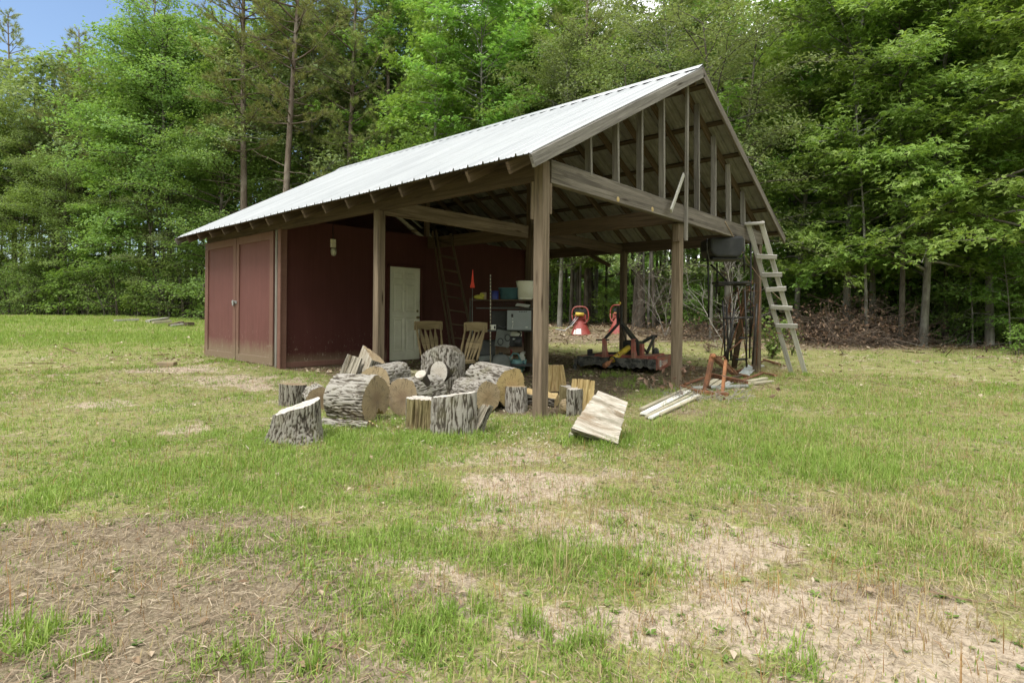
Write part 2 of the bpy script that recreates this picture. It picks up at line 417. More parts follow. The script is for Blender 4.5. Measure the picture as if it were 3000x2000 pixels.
M['dull'] = leaf_mat('grey_green_leaf', (.135, .185, .07), (.235, .305, .12), (.36, .42, .205), .45, .5, .2)
M['needle'] = leaf_mat('pine_needles', (.15, .18, .062), (.25, .285, .10), (.36, .38, .15), .35, .5, .2)
M['vine'] = leaf_mat('vine_leaf', (.07, .13, .02), (.14, .23, .04), (.23, .31, .08))
M['grass'] = leaf_mat('grass_blade', (.12, .195, .030), (.235, .335, .065), (.38, .44, .135), .35, .55, .25)
M['dry_grass'] = leaf_mat('dry_grass_blade', (.26, .205, .10), (.42, .345, .18), (.58, .50, .31), .25, .7, .15)
M['rust_grass'] = leaf_mat('reddish_dry_grass', (.17, .08, .03), (.28, .14, .055), (.38, .22, .1), .2, .7, .15)
M['litter'] = leaf_mat('dead_leaf_litter', (.13, .08, .05), (.27, .19, .125), (.48, .40, .31), .1, .8, .15)
M['straw'] = leaf_mat('pine_straw', (.12, .085, .058), (.24, .18, .125), (.39, .32, .235), .05, .8, .1)
M['dead_brush'] = leaf_mat('dead_brown_leaf', (.075, .045, .03), (.15, .095, .065), (.25, .18, .13), .1, .8, .1)
def tree_bark(name, a, b_, c_, sc=9):
    m, nt, b = newmat(name); N = NB(nt)
    n = N.noise(N.uv((1, 1, .25), 'Object'), sc, 5, .65, .4); l = N.noise(N.uv((1, 1, .6), 'Object'), 2.2, 4, .6)
    c = N.mix(N.ramp(l, [(.48, 0.0), (.66, .75)]), N.ramp(n, [(.3, a), (.7, b_)]), c_)
    N.l(c, b.inputs['Base Color']); b.inputs['Roughness'].default_value = .95; b.inputs['Specular IOR Level'].default_value = .1
    N.bump(n, b, .8, .03); return m
M['trunk'] = tree_bark('trunk_bark', (.04, .033, .026), (.115, .10, .08), (.165, .16, .135))
M['trunk_pale'] = tree_bark('pale_lichen_bark', (.10, .092, .078), (.23, .22, .19), (.37, .365, .33))
M['trunk_pine'] = tree_bark('pine_bark', (.07, .05, .038), (.18, .145, .115), (.24, .21, .175), 7)
M['twig'] = plain('dry_twig', (.105, .078, .058), .95, var=.4)
M['twig_pale'] = plain('bleached_twig', (.27, .25, .215), .95, var=.3)
# ground
m, nt, b = newmat('ground_soil'); N = NB(nt)
P = N.pos(); n1 = N.noise(P, 2.3, 6, .65, .3); n2 = N.noise(P, 13, 6, .7, .5); n3 = N.noise(P, 70, 4, .7); n4 = N.noise(P, 5.2, 6, .7, .8)
sand = N.ramp(N.math('ADD', N.math('MULTIPLY', n2, .6), N.math('MULTIPLY', n3, .4)), [(.3, (.29, .225, .16)), (.5, (.43, .35, .262)), (.7, (.55, .465, .365))])
lit = N.ramp(N.math('ADD', N.math('MULTIPLY', n3, .75), N.math('MULTIPLY', n2, .25)), [(.32, (.095, .07, .048)), (.5, (.21, .165, .115)), (.68, (.38, .315, .23))])
thatch = N.ramp(N.math('ADD', N.math('MULTIPLY', n3, .65), N.math('MULTIPLY', n1, .35)), [(.3, (.11, .118, .036)), (.5, (.225, .232, .08)), (.7, (.40, .37, .18))])
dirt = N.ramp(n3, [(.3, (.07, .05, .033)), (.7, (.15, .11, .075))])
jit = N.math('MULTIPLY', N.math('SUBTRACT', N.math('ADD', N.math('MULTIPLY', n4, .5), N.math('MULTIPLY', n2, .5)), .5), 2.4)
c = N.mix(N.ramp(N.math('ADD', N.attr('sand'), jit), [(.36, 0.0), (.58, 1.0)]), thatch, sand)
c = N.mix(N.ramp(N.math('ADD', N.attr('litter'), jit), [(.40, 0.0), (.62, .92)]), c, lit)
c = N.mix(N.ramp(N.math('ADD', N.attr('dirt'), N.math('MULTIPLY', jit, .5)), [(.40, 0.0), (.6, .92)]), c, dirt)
n5 = N.noise(P, 26, 6, .75, .4)
c = N.mix(N.ramp(n5, [(.49, 0.0), (.57, .72)]), c, lit)
c = N.mix(N.ramp(n4, [(.58, 0.0), (.72, .35)]), c, thatch)
N.l(c, b.inputs['Base Color']); b.inputs['Roughness'].default_value = 1.0; b.inputs['Specular IOR Level'].default_value = .05
N.bump(N.math('ADD', n3, n2), b, .7, .02); M['ground'] = m
# ------------------------------------------------------------------ the pole barn (one thing; its parts are children)
barn = thing('pole_barn', 'open pole barn with pale ribbed metal roof, timber posts and red shed end', 'barn', (0, 0, 0))
RX = W/2+.02                                  # ridge line
EV = .555                                     # eave overhang
SL = lambda x, z0, z1: z0+(z1-z0)*(1-abs(x-RX)/(RX+EV))
GA, GB = -.32, L2+.34                         # gable overhangs
def roof_z(x, y):
    t = (y-GA)/(GB-GA)
    ze = 2.765+(2.735-2.765)*t; zr = 4.915+(5.005-4.915)*t
    return ze+(zr-ze)*(1-abs(x-RX)/(RX+EV))
rng = random.Random(4)
# ribbed sheet, one mesh per slope
def roof_slope(side):
    pitch = .2385; prof = [(0, 0), (.075, 0), (.086, .010), (.10, 0), (.145, 0), (.156, .010), (.17, 0), (.2025, 0), (.2125, .030), (.2255, .030), (.2385, 0)]
    ys = []; hs = []; y = GB
    while y > GA:
        for (a, h) in prof[:-1]:
            if y-a > GA: ys.append(y-a); hs.append(h)
        y -= pitch
    ys.append(GA); hs.append(.012)
    ys = np.array(ys); hs = np.array(hs); n = len(ys)
    us = np.linspace(0, 1, 15); V = []; UV = {}
    for j, u in enumerate(us):
        x = (RX-(RX+EV)*(1-u)) if side < 0 else (RX+(RX+EV)*(1-u))
        wob = .006*np.sin(ys*1.7+u*5)*(1-u)*.6
        z = roof_z(x, ys)+hs+wob
        V.append(np.stack([np.full(n, x), ys, z], -1))
    V = np.concatenate(V); F = []; uv = []
    sl = 4.5
    for j in range(len(us)-1):
        k = np.arange(n-1); F.append(np.stack([j*n+k, j*n+k+1, (j+1)*n+k+1, (j+1)*n+k], -1))
        u0, u1 = us[j]*sl, us[j+1]*sl
        uv.append(np.stack([np.stack([np.full(n-1, u0), ys[:-1]], -1), np.stack([np.full(n-1, u0), ys[1:]], -1),
                            np.stack([np.full(n-1, u1), ys[1:]], -1), np.stack([np.full(n-1, u1), ys[:-1]], -1)], 1).reshape(-1, 2))
    F = np.concatenate(F)
    if side > 0: F = F[:, ::-1]
    me = np_mesh('roof_sheet', V, F, False, np.concatenate(uv)); o = link('roof_sheet', me, M['roof'], barn)
    me2 = np_mesh('roof_underside', V-np.array([0, 0, .004]), F[:, ::-1], False); link('roof_underside', me2, M['roof_under'], o)
    mb = MB()                                    # screw heads in rows over the purlins
    y = GB
    while y-.24 > GA:
        for u in (.06, .24, .42, .6, .78, .95):
            x = RX+side*(RX+EV)*(1-u); yy = y-.196
            if rng.random() < .8: mb.lathe([(0, .016), (.006, .014), (.008, .006)], (x, yy, roof_z(x, yy)), (0, 0, 1), 5)
        y -= pitch
    s = mb.build('roof_screws', M['screw'], o); s['kind'] = 'stuff'
    return o
roof_slope(-1); roof_slope(1)
rc = MB()
for sgn in (-1, 1):                              # folded ridge cap standing on the ribs
    n = 26
    for i in range(n):
        y0, y1 = GA-.01+(GB-GA+.02)*i/n, GA-.01+(GB-GA+.02)*(i+1)/n
        a = .15
        P = [(RX, y0, roof_z(RX, y0)+.05), (RX, y1, roof_z(RX, y1)+.05), (RX+sgn*a, y1, roof_z(RX+sgn*a, y1)+.026), (RX+sgn*a, y0, roof_z(RX+sgn*a, y0)+.026)]
        Q = [(p[0], p[1], p[2]-.002) for p in P]
        rc._add(P, [(0, 1, 2, 3)] if sgn < 0 else [(3, 2, 1, 0)], [[(0, y0), (0, y1), (.1, y1), (.1, y0)]])
rc.build('ridge_cap', M['roof'], barn)
def sp(x, y, d): return (x, y, roof_z(x, y)+d)
# purlins over the rafters
PT = .038
for side in (-1, 1):
    for u in (.035, .21, .39, .57, .75, .93):
        x = RX+side*(RX+EV)*(1-u)
        up = nrm((-(roof_z(RX, 0)-roof_z(-EV, 0))*(-side)*-1, 0, RX+EV)) if False else nrm((side*2.15, 0, RX+EV))
        mb = MB(int(u*100)+side)
        mb.bar(sp(x, GA+.05, -.024), sp(x, GB-.03, -.024), .085, PT, up, .002); mb.build('purlin', M['purlin'], barn)
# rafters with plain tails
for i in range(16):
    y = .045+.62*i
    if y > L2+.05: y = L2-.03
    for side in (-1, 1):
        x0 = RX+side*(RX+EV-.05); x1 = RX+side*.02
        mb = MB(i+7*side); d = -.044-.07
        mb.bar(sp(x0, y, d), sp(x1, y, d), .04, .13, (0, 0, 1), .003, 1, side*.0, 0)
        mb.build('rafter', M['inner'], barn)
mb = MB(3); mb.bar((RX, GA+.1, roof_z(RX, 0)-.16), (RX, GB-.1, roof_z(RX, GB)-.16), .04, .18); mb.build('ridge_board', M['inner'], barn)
# barge boards on both gables
for gy, m_ in ((GA-.005, M['grey_wood']), (GB+.005, M['grey_wood'])):
    for side in (-1, 1):
        x0 = RX+side*(RX+EV+.005); mb = MB(side+5)
        mb.bar(sp(x0, gy, -.085), sp(RX+side*.001, gy, -.085), .036, .135, (0, 0, 1), .004, 1, side*-.0, side*.5)
        o = mb.build('barge_board', m_ if side < 0 else M['beam'], barn)
# posts
def post(x, y, z1, m_, w=.125, name='post', d=None, z0=None):
    mb = MB(int(x*31+y*17)); g = (gz(x, y)-.15) if z0 is None else z0
    mb.bar((x, y, g), (x, y, z1), w, d or w, (0, 1, 0), .006); return mb.build(name, m_, barn)
post(0, 0, 2.84, M['post'], .13)
post(0, YM, 2.64, M['post'], .125)
post(RX, .06, 2.56, M['post'], .135)
post(W, 0, 2.62, M['post'], .125)
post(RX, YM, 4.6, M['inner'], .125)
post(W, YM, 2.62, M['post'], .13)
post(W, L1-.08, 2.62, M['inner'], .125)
# corner post: pale scab boards high on the near post, the paint line on its face
mb = MB(2); mb.bar((.09, .0, 2.26), (.09, .0, 2.68), .045, .12, (0, 1, 0)); mb.build('scab_board', M['post'], barn)
mb = MB(9); mb.bar((0, .095, 2.2), (0, .095, 2.62), .05, .11, (1, 0, 0)); mb.build('scab_board', M['post'], barn)
mb = MB(11); mb.bar((RX-.10, .03, 2.28), (RX-.10, .03, 2.55), .055, .10, (0, 1, 0)); mb.build('scab_board', M['post'], barn)
# plates along the eaves, tie beam on the gable, inner beams
def beam(a, b_, w, h, m_, name, seed=1, up=(0, 0, 1)):
    mb = MB(seed); mb.bar(a, b_, w, h, up, .005); return mb.build(name, m_, barn)
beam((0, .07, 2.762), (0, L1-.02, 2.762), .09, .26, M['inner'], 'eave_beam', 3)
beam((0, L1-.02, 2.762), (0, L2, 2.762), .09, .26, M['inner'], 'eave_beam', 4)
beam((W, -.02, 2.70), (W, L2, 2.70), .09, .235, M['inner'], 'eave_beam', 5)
tie = beam((.075, -.03, 2.735), (W+.05, -.03, 2.672), .09, .262, M['beam'], 'tie_beam', 6)
for px, py in ((1811, 584), (1912, 613)):
    p = onY(px, py, -.077); mb = MB()
    mb.lathe([(.0, .004), (.014, .005), (.03, .003), (.036, -.004)], (p[0], -.0765, p[2]), (0, -1, 0), 14)
    mb.build('bare_knot', M['cut_yellow'], tie)
beam((RX, .04, 2.70), (RX, YM-.07, 2.70), .09, .24, M['inner'], 'centre_beam', 7)
beam((RX, YM+.07, 2.70), (RX, L1-.05, 2.72), .09, .24, M['inner'], 'centre_beam', 8)
beam((.05, YM+.02, 2.71), (RX-.07, YM+.02, 2.70), .045, .235, M['post'], 'cross_beam', 9)
beam((RX+.07, YM+.02, 2.69), (W-.05, YM+.02, 2.66), .045, .22, M['inner'], 'cross_beam', 10)
mb = MB(4); mb.bar((RX+.5, YM, 2.60), (RX+.1, YM, 2.2), .05, .05); mb.build('brace', M['inner'], barn)
mb = MB(5); mb.bar((W-.04, YM+.9, 2.58), (W-.04, YM+.35, 2.30), .045, .09); mb.build('brace', M['inner'], barn)
# gable studs (the middle one runs down over the beam and the post)
for i, px in enumerate((895, 1065, 1215, 1355, 1485, 1575, 1680, 1775, 1865)):
    x = onY(1300+px/2.138, 500, 0)[0]; zt = roof_z(x, 0)-.10
    mb = MB(i+20); zb = 2.86-.009*x
    if px == 1485: mb.bar((x, -.095, 2.29), (x, -.095, zt), .062, .038, (0, 1, 0), .003); nm = 'king_stud'
    else:
        if px == 895: zb -= .02
        mb.bar((x, -.035, zb), (x+rng.uniform(-.012, .012), -.02, zt), .046, .085, (0, 1, 0), .003); nm = 'gable_stud'
    mb.build(nm, M['grey_wood'], barn)
# a board that has come loose and hangs askew on the middle stud
a, b_ = onY(1966, 618, -.16), onY(2003, 512, -.135); mb = MB(77)
mb.bar(a, b_, .075, .022, (.3, -1, 0), .002); mb.build('loose_board', M['silver'], barn)
# the red end: partition with the entry door, side and back walls
def sheet(P, name, mat, parent=barn, t=.012, v0=0.0):
    """upright wall panel on the ground line P0-P1 from z0 to z1, uv v = height above the foot"""
    (x0, y0), (x1, y1), za, zb = P
    d = np.array([x1-x0, y1-y0]); L = np.linalg.norm(d); nn = np.array([d[1], -d[0]])/L*t
    V = [(x0, y0, za), (x1, y1, za), (x1, y1, zb), (x0, y0, zb), (x0+nn[0], y0+nn[1], za), (x1+nn[0], y1+nn[1], za), (x1+nn[0], y1+nn[1], zb), (x0+nn[0], y0+nn[1], zb)]
    F = [(3, 2, 1, 0), (4, 5, 6, 7), (0, 1, 5, 4), (1, 2, 6, 5), (2, 3, 7, 6), (3, 0, 4, 7)]; h = zb-za; o = x0*1.3+y0
    q = [(o, v0), (o+L, v0), (o+L, v0+h), (o, v0+h)]
    UV = [[q[3], q[2], q[1], q[0]], q, [q[0], q[1], q[1], q[0]], [q[1], q[2], q[2], q[1]], [q[2], q[3], q[3], q[2]], [q[3], q[0], q[0], q[3]]]
    mb = MB(); mb._add(V, F, UV); return mb.build(name, mat, parent)
DX0, DX1, DZ0, DZ1 = 2.375, 3.215, .10, 2.13
wl = L1-.03
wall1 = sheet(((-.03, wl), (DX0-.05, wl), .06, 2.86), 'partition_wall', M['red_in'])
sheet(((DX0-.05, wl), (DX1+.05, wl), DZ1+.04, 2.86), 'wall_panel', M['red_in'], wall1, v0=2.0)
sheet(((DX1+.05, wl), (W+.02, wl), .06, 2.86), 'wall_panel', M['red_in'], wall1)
mb = MB(1); mb.bar((-.03, wl-.02, .15), (DX0-.06, wl-.02, .15), .02, .1); mb.build('base_board', M['red_trim'], wall1)
sheet(((W, wl), (W, L2), .05, 2.62), 'side_wall', M['red'])
sheet(((W, L2), (0, L2), .05, 2.72), 'back_wall', M['red'])
gb = MB()
gb.prism([(0, L2, 2.72), (W, L2, 2.72), (RX, L2, roof_z(RX, L2)-.1)], (0, .012, 0)); gb.build('back_gable', M['red'], barn)
mb = MB(6); mb.bar((RX-.02, wl+.04, 2.80), (RX-.02, wl+.04, 4.7), .1, .09, (0, 1, 0)); mb.build('stud', M['inner'], barn)
# entry door
jm = MB(2)
for x in (DX0-.025, DX1+.025): jm.bar((x, wl-.02, .08), (x, wl-.02, DZ1+.035), .05, .06, (0, 1, 0))
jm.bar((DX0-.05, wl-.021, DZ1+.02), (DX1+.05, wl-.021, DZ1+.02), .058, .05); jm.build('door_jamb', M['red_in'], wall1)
dr = MB(); dw, dh = DX1-DX0, DZ1-DZ0
y0 = wl-.005
xs = [0, .115, .395, .445, .725, dw]; zs = [0, .19, .92, 1.05, 1.68, 1.76, 1.93, dh]
pan = {(1, 1), (3, 1), (1, 3), (3, 3), (1, 5), (3, 5)}
for i in range(5):
    for k in range(7):
        x0, x1, z0, z1 = DX0+xs[i], DX0+xs[i+1], DZ0+zs[k], DZ0+zs[k+1]
        if (i, k) in pan:
            r1, r2 = .018, .035
            def rect(r, y): return [(x0+r, y, z0+r), (x1-r, y, z0+r), (x1-r, y, z1-r), (x0+r, y, z1-r)]
            V = rect(0, y0)+rect(r1, y0+.012)+rect(r2, y0+.012)+rect(r2+.02, y0+.002)
            F = []
            for s_ in range(3):
                for e in range(4): F.append((s_*4+e, s_*4+(e+1) % 4, s_*4+4+(e+1) % 4, s_*4+4+e))
            F.append((12, 13, 14, 15)); dr._add(V, F)
        else: dr._add([(x0, y0, z0), (x1, y0, z0), (x1, y0, z1), (x0, y0, z1)], [(0, 1, 2, 3)])
dr.bar((DX0, y0+.03, DZ0+dh/2), (DX1, y0+.03, DZ0+dh/2), .03, dh, (0, 0, 1), .001)
door = dr.build('entry_door', M['white_door'], barn, 'dirty cream six panel entry door')
kb = MB(); kb.lathe([(.028, 0), (.03, .008), (.012, .014), (.012, .03), (.027, .04), (.03, .055), (.018, .068), (0, .07)], (DX1-.07, y0, DZ0+.93), (0, -1, 0), 14); kb.build('door_knob', M['brass'], door)
kb = MB(); kb.lathe([(.03, 0), (.03, .012), (.022, .018), (0, .018)], (DX1-.07, y0, DZ0+1.07), (0, -1, 0), 14); kb.bar((DX1-.07, y0-.03, DZ0+1.055), (DX1-.07, y0-.03, DZ0+1.085), .012, .02); kb.build('deadbolt', M['brass'], door)
kb = MB(); kb.lathe([(.008, 0), (.008, .006), (0, .007)], (DX0+dw/2, y0, DZ0+1.5), (0, -1, 0), 10); kb.build('peephole', M['black_steel'], door)
# lamp on the partition: box, glass jar, cable going up
lx = 1.02
fx = MB(); fx.bar((lx, wl-.04, 2.40), (lx, wl-.04, 2.56), .105, .05, (0, 1, 0), .006); fix = fx.build('lamp_box', M['cream_plastic'], barn)
g = MB(); g.lathe([(.035, .0), (.05, -.01), (.055, -.05), (.052, -.11), (.035, -.145), (0, -.155)], (lx, wl-.06, 2.385), (0, 0, 1), 16); g.build('glass_jar', M['glass'], fix)
g = MB(); g.lathe([(.0, 0), (.018, -.01), (.03, -.05), (.022, -.09), (0, -.1)], (lx, wl-.06, 2.38), (0, 0, 1), 12); g.build('bulb', M['white_plastic'], fix)
g = MB(); g.tube([(lx+.01, wl-.025, 2.56), (lx+.005, wl-.02, 2.7), (lx+.012, wl-.02, 2.86)], .007, 6); g.build('cable', M['black_steel'], fix)
# corner trim and the pair of shed doors on the eave side
for x, y, wx, wy in ((-.04, L1-.045, .03, .11),):
    mb = MB(3); mb.bar((x, y, .05), (x, y, 2.64), wx, wy, (0, 1, 0)); mb.build('corner_trim', M['red_trim'], barn)
mb = MB(4); mb.bar((.03, L1-.075, .05), (.03, L1-.075, 2.64), .10, .022, (0, 1, 0)); mb.build('corner_trim', M['red_trim'], barn)
mb = MB(5); mb.bar((-.02, L1+.09, .06), (-.02, L1+.09, 2.64), .05, .08, (0, 1, 0)); mb.build('jamb_board', M['grey_wood'], barn)
post(.06, L1+.02, 2.62, M['inner'], .1)
mb = MB(6); mb.bar((-.035, L2+.02, .05), (-.035, L2+.02, 2.64), .035, .12, (0, 1, 0)); mb.build('corner_trim', M['red_trim'], barn)
sheet(((0, L2), (0, L1+.15), .05, 2.64), 'side_wall', M['purlin'])
def shed_door(ya, yb, tilt, latch):
    """framed sheet door between Y=ya and yb"""
    x = -.05; za, zb = .13, 2.62
    pn = sheet(((x+.012, yb), (x+.012, ya), za, zb), 'shed_door', M['red'], barn)
    for (c0, c1, w_) in (((x-.012, ya+.07, za), (x-.012, ya+.07, zb), .14), ((x-.012, yb-.06, za), (x-.012, yb-.06, zb), .12)):
        mb = MB(int(ya*10)); L = zb-za
        mb.bar(c0, c1, .024, w_, (0, 1, 0), .003)
        mb.uv = [(v[1]*1.0, v[2]-za) for f in mb.f for v in [mb.v[k] for k in f]]
        mb.build('door_stile', M['red_trim'], pn)
    for z in (za+.08, zb-.07):
        mb = MB(8); mb.bar((x-.011, ya+.14, z), (x-.011, yb-.12, z), .022, .15, (0, 0, 1), .003)
        mb.uv = [(v[1], v[2]-za) for f in mb.f for v in [mb.v[k] for k in f]]
        mb.build('door_rail', M['red_trim'], pn)
    return pn
d1 = shed_door(L1+.15, 7.92, 0, False); d2 = shed_door(7.945, L2-.03, 0, True)
mb = MB(); mb.bar((-.085, 7.86, 1.315), (-.085, 8.10, 1.325), .012, .05); mb.bar((-.10, 8.0, 1.25), (-.10, 8.0, 1.34), .03, .05, (0, 1, 0)); mb.tube([(-.10, 7.93, 1.31), (-.13, 7.94, 1.36), (-.10, 7.96, 1.31)], .008, 6)
mb.build('hasp', M['galv'], d2)
# the electric cord that hangs from the tie beam and trails out past the ladder
def sag(a, b_, s_, n=14): return [np.array(a)*(1-t)+np.array(b_)*t-UP*s_*4*t*(1-t) for t in np.linspace(0, 1, n)]
# ------------------------------------------------------------------ ground masks
def blob(x, y, px, py, rx, ry=None, ang=0.0):
    p = G(px, py); ry = ry or rx
    dx, dy = x-p[0], y-p[1]; u = dx*RT[0]+dy*RT[1]; v = dx*FW[0]+dy*FW[1]
    c, s = math.cos(ang), math.sin(ang); u, v = u*c+v*s, -u*s+v*c
    return np.exp(-((u/rx)**2+(v/ry)**2)*1.1)
SAND = [(1700, 1545, .42, .3), (1950, 1590, .4, .25), (2230, 1560, .45, .2), (2120, 1625, .4, .18), (2350, 1740, .5, .22), (2560, 1800, .4, .2), (2750, 1930, .4, .2), (1480, 1395, .5, .16), (1380, 1350, .4, .15), (1560, 1325, .5, .22), (1450, 1450, .6, .22), (1600, 1420, .4, .18),
        (1760, 1390, .5, .15), (1720, 1760, .4, .2), (1400, 1700, .3, .2), (1330, 1800, .35, .2), (1270, 1900, .4, .2), (2050, 1880, .4, .22), (2400, 1950, .6, .2), (1500, 1275, .5, .2), (1580, 1300, .5, .18),
        (1150, 1660, .35, .2), (520, 1078, .9, .3), (640, 1103, .9, .25), (760, 1125, .9, .25), (560, 1086, 1.0, .25), (700, 1114, 1.0, .25), (820, 1135, .8, .25), (300, 1185, .5, .3), (420, 1090, .6, .3), (1560, 1860, .35, .2), (2180, 1760, .35, .2), (1250, 1560, .35, .2), (2900, 1960, .5, .3), (320,1240,.3,.3), (520,1260,.3,.3), (540,1265,.2,.2)]
LIT = [(150, 1560, .9, .4), (420, 1600, 1.0, .45), (700, 1560, .6, .3), (250, 1780, .9, .45), (620, 1780, .8, .4), (100, 1950, .7, .3), (450, 1960, .8, .3), (800, 1950, .4, .25), (880, 1660, .3, .2), 
       (1700, 982, 3.5, 1.8), (1850, 982, 3.5, 1.8), (1600, 985, 3, 1.8), (2000, 985, 3, 1.5), (1700, 972, 4, 2), (1850, 970, 4, 2), (1650, 1035, 1.2, .4), (2600, 1020, 4.0, .9), (2900, 1000, 3.0, .9), (2300, 1010, 3.0, .8), (2050, 980, 3, 1.0), (2150, 1130, .9, .6), (1980, 1210, .7, .4), (1250, 1760, .4, .2), (2600, 1720, .4, .2), (560, 945, 4, 3), (2350,1500,.6,.2)]
GREEN = [(150, 1250, 1.4, .7), (450, 1290, 1.3, .5), (750, 1380, 1.2, .5), (1000, 1350, .9, .4), (300, 1400, 1.0, .4), (250, 965, 9, 6), (80, 950, 12, 8), (420, 958, 9, 6), (200, 1000, 6, 3), (500, 985, 4, 3), (900, 1290, .9, .4), (1200, 1290, .6, .3), (1420, 1270, .6, .3), (1900, 1290, 1.0, .4), (2350, 1330, 1.3, .5),
         (2150, 1250, 1.2, .6), (1250, 1440, .35, .2), (2000, 1150, .5, .4), (2600, 1250, 1.6, .6), (2850, 1180, 2, .8), (2500, 1390, .6, .25), (60, 1500, .4, .3), (40, 1850, .3, .25), (920, 1910, .4, .2), (700, 1970, .3, .2), (560, 1660, .35, .2), (860, 1600, .4, .2), (1250, 1800, .25, .15), (1600, 1720, .35, .2),
         (1080, 1470, .5, .25), (2020, 1990, .35, .15), (1150, 1560, .5, .22), (1350, 1600, .4, .18), (1500, 1650, .4, .15), (1450, 1800, .3, .15), (1800, 1640, .4, .2), (1900, 1740, .35, .15), (1050, 1620, .4, .2), (1000, 1720, .3, .15), (1150, 1850, .3, .15), (1400, 1950, .3, .15), (1750, 1900, .3, .15), (2150, 1850, .3, .15), (2450, 1560, .5, .2), (2700, 1500, .6, .25), (2850, 1650, .5, .25), (300, 1520, .5, .15), (620, 1600, .4, .15), (200, 1700, .3, .12), (400, 1850, .3, .12), (1100, 1730, .35, .2), (1320, 1870, .2, .1), (2250, 1930, .25, .12), (1850, 1560, .35, .2), (1700, 1660, .4, .18), (780, 1480, .6, .2), (500, 1450, .8, .25), (1290,1860,.2,.12), (1640,1930,.25,.14), (1950,1450,.5,.2), (620,1900,.25,.2), (1020,1230,.5,.3), (1340,1280,.5,.3)]
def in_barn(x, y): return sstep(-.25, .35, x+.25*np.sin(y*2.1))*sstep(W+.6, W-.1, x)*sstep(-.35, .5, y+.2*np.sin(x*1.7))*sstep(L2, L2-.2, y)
def edge_depth(x, y):
    """>0 inside the woods, metres past the forest edge"""
    dx, dy = x-CAM[0], y-CAM[1]; f = dx*FW[0]+dy*FW[1]; r = dx*RT[0]+dy*RT[1]
    b = np.where(f > .3, 1500+FPX*r/np.maximum(f, .3), np.where(r > 0, 6000, -3500))
    return f-np.interp(b, EDX, EDD)
EDX = [-3500, -800, 0, 300, 600, 900, 1200, 1500, 1700, 1900, 2100, 2300, 2500, 2800, 3000, 3600, 6000]
EDD = [24, 37, 41, 40, 37, 33, 29.5, 26.5, 24.5, 23, 20.5, 18.8, 17.5, 16.6, 16, 14, 9]
def masks(x, y):
    n = fbm(np.stack([x*.55, y*.55, 0*x], -1), 4, 21)-.5
    n2 = fbm(np.stack([x*1.9, y*1.9, 0*x+5], -1), 3, 31)-.5
    n3 = fbm(np.stack([x*5.5, y*5.5, 0*x+11], -1), 2, 41)-.5
    s = sum(blob(x, y, *a) for a in SAND); l = sum(blob(x, y, *a) for a in LIT); g = sum(blob(x, y, *a) for a in GREEN)
    ed = edge_depth(x, y)
    wd = sstep(-1.5, .8, ed+1.5*n)
    sand = np.clip(s*.55+.4*n+.22+.8*n2+.9*n3-g*.40+.06*sstep(6, 3, np.hypot(x-CAM[0], y-CAM[1])), 0, 1)*(1-wd)
    lit = np.clip(np.maximum(l*.66+.45*n+.6*n2+.5*n3+.1-.35*g, wd), 0, 1)
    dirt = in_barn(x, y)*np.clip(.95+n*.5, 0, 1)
    n4_ = fbm(np.stack([x*13, y*13, 0*x+21], -1), 2, 51)-.5
    green = np.clip(.50+1.2*n4_-.17*sstep(6.5, 3, np.hypot(x-CAM[0], y-CAM[1]))+1.0*n+1.1*n2+1.0*n3+g*.5-s*.26-l*.36, .05, 1.3)*(1-wd)*(1-.96*dirt)
    return sand*(1-.9*dirt), lit, dirt, green, wd
# sheet out to the horizon: fine near the camera, coarse far off
def ground_mesh():
    ba = math.atan2(FW[1], FW[0])
    a1 = np.linspace(-R_(58), R_(58), 360); a2 = np.linspace(R_(58), 2*math.pi-R_(58), 60)[1:-1]
    ang = np.concatenate([a1, a2])+ba; n = len(ang)
    rad = [.4]
    while rad[-1] < 420: rad.append(rad[-1]*1.021+.004)
    rad = np.array(rad); A, Rr_ = np.meshgrid(ang, rad)
    x = CAM[0]+Rr_*np.cos(A); y = CAM[1]+Rr_*np.sin(A); z = terrain(x, y)
    V = np.stack([x, y, z], -1).reshape(-1, 3); V = np.concatenate([V, [[CAM[0], CAM[1], gz(CAM[0], CAM[1])]]])
    k = np.arange(n); F = []
    for i in range(len(rad)-1): F.append(np.stack([i*n+k, i*n+(k+1) % n, (i+1)*n+(k+1) % n, (i+1)*n+k], -1)[:, ::-1])
    tri = np.stack([np.full(n, len(V)-1), (k+1) % n, k], -1)[:, ::-1]
    Fq = np.concatenate(F)
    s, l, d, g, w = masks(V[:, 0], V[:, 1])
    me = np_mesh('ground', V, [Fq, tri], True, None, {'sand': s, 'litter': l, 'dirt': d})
    if me.polygons[10].normal.z < 0: me.flip_normals()
    o = link('ground', me, M['ground']); o['kind'] = 'structure'; return o
ground_mesh()
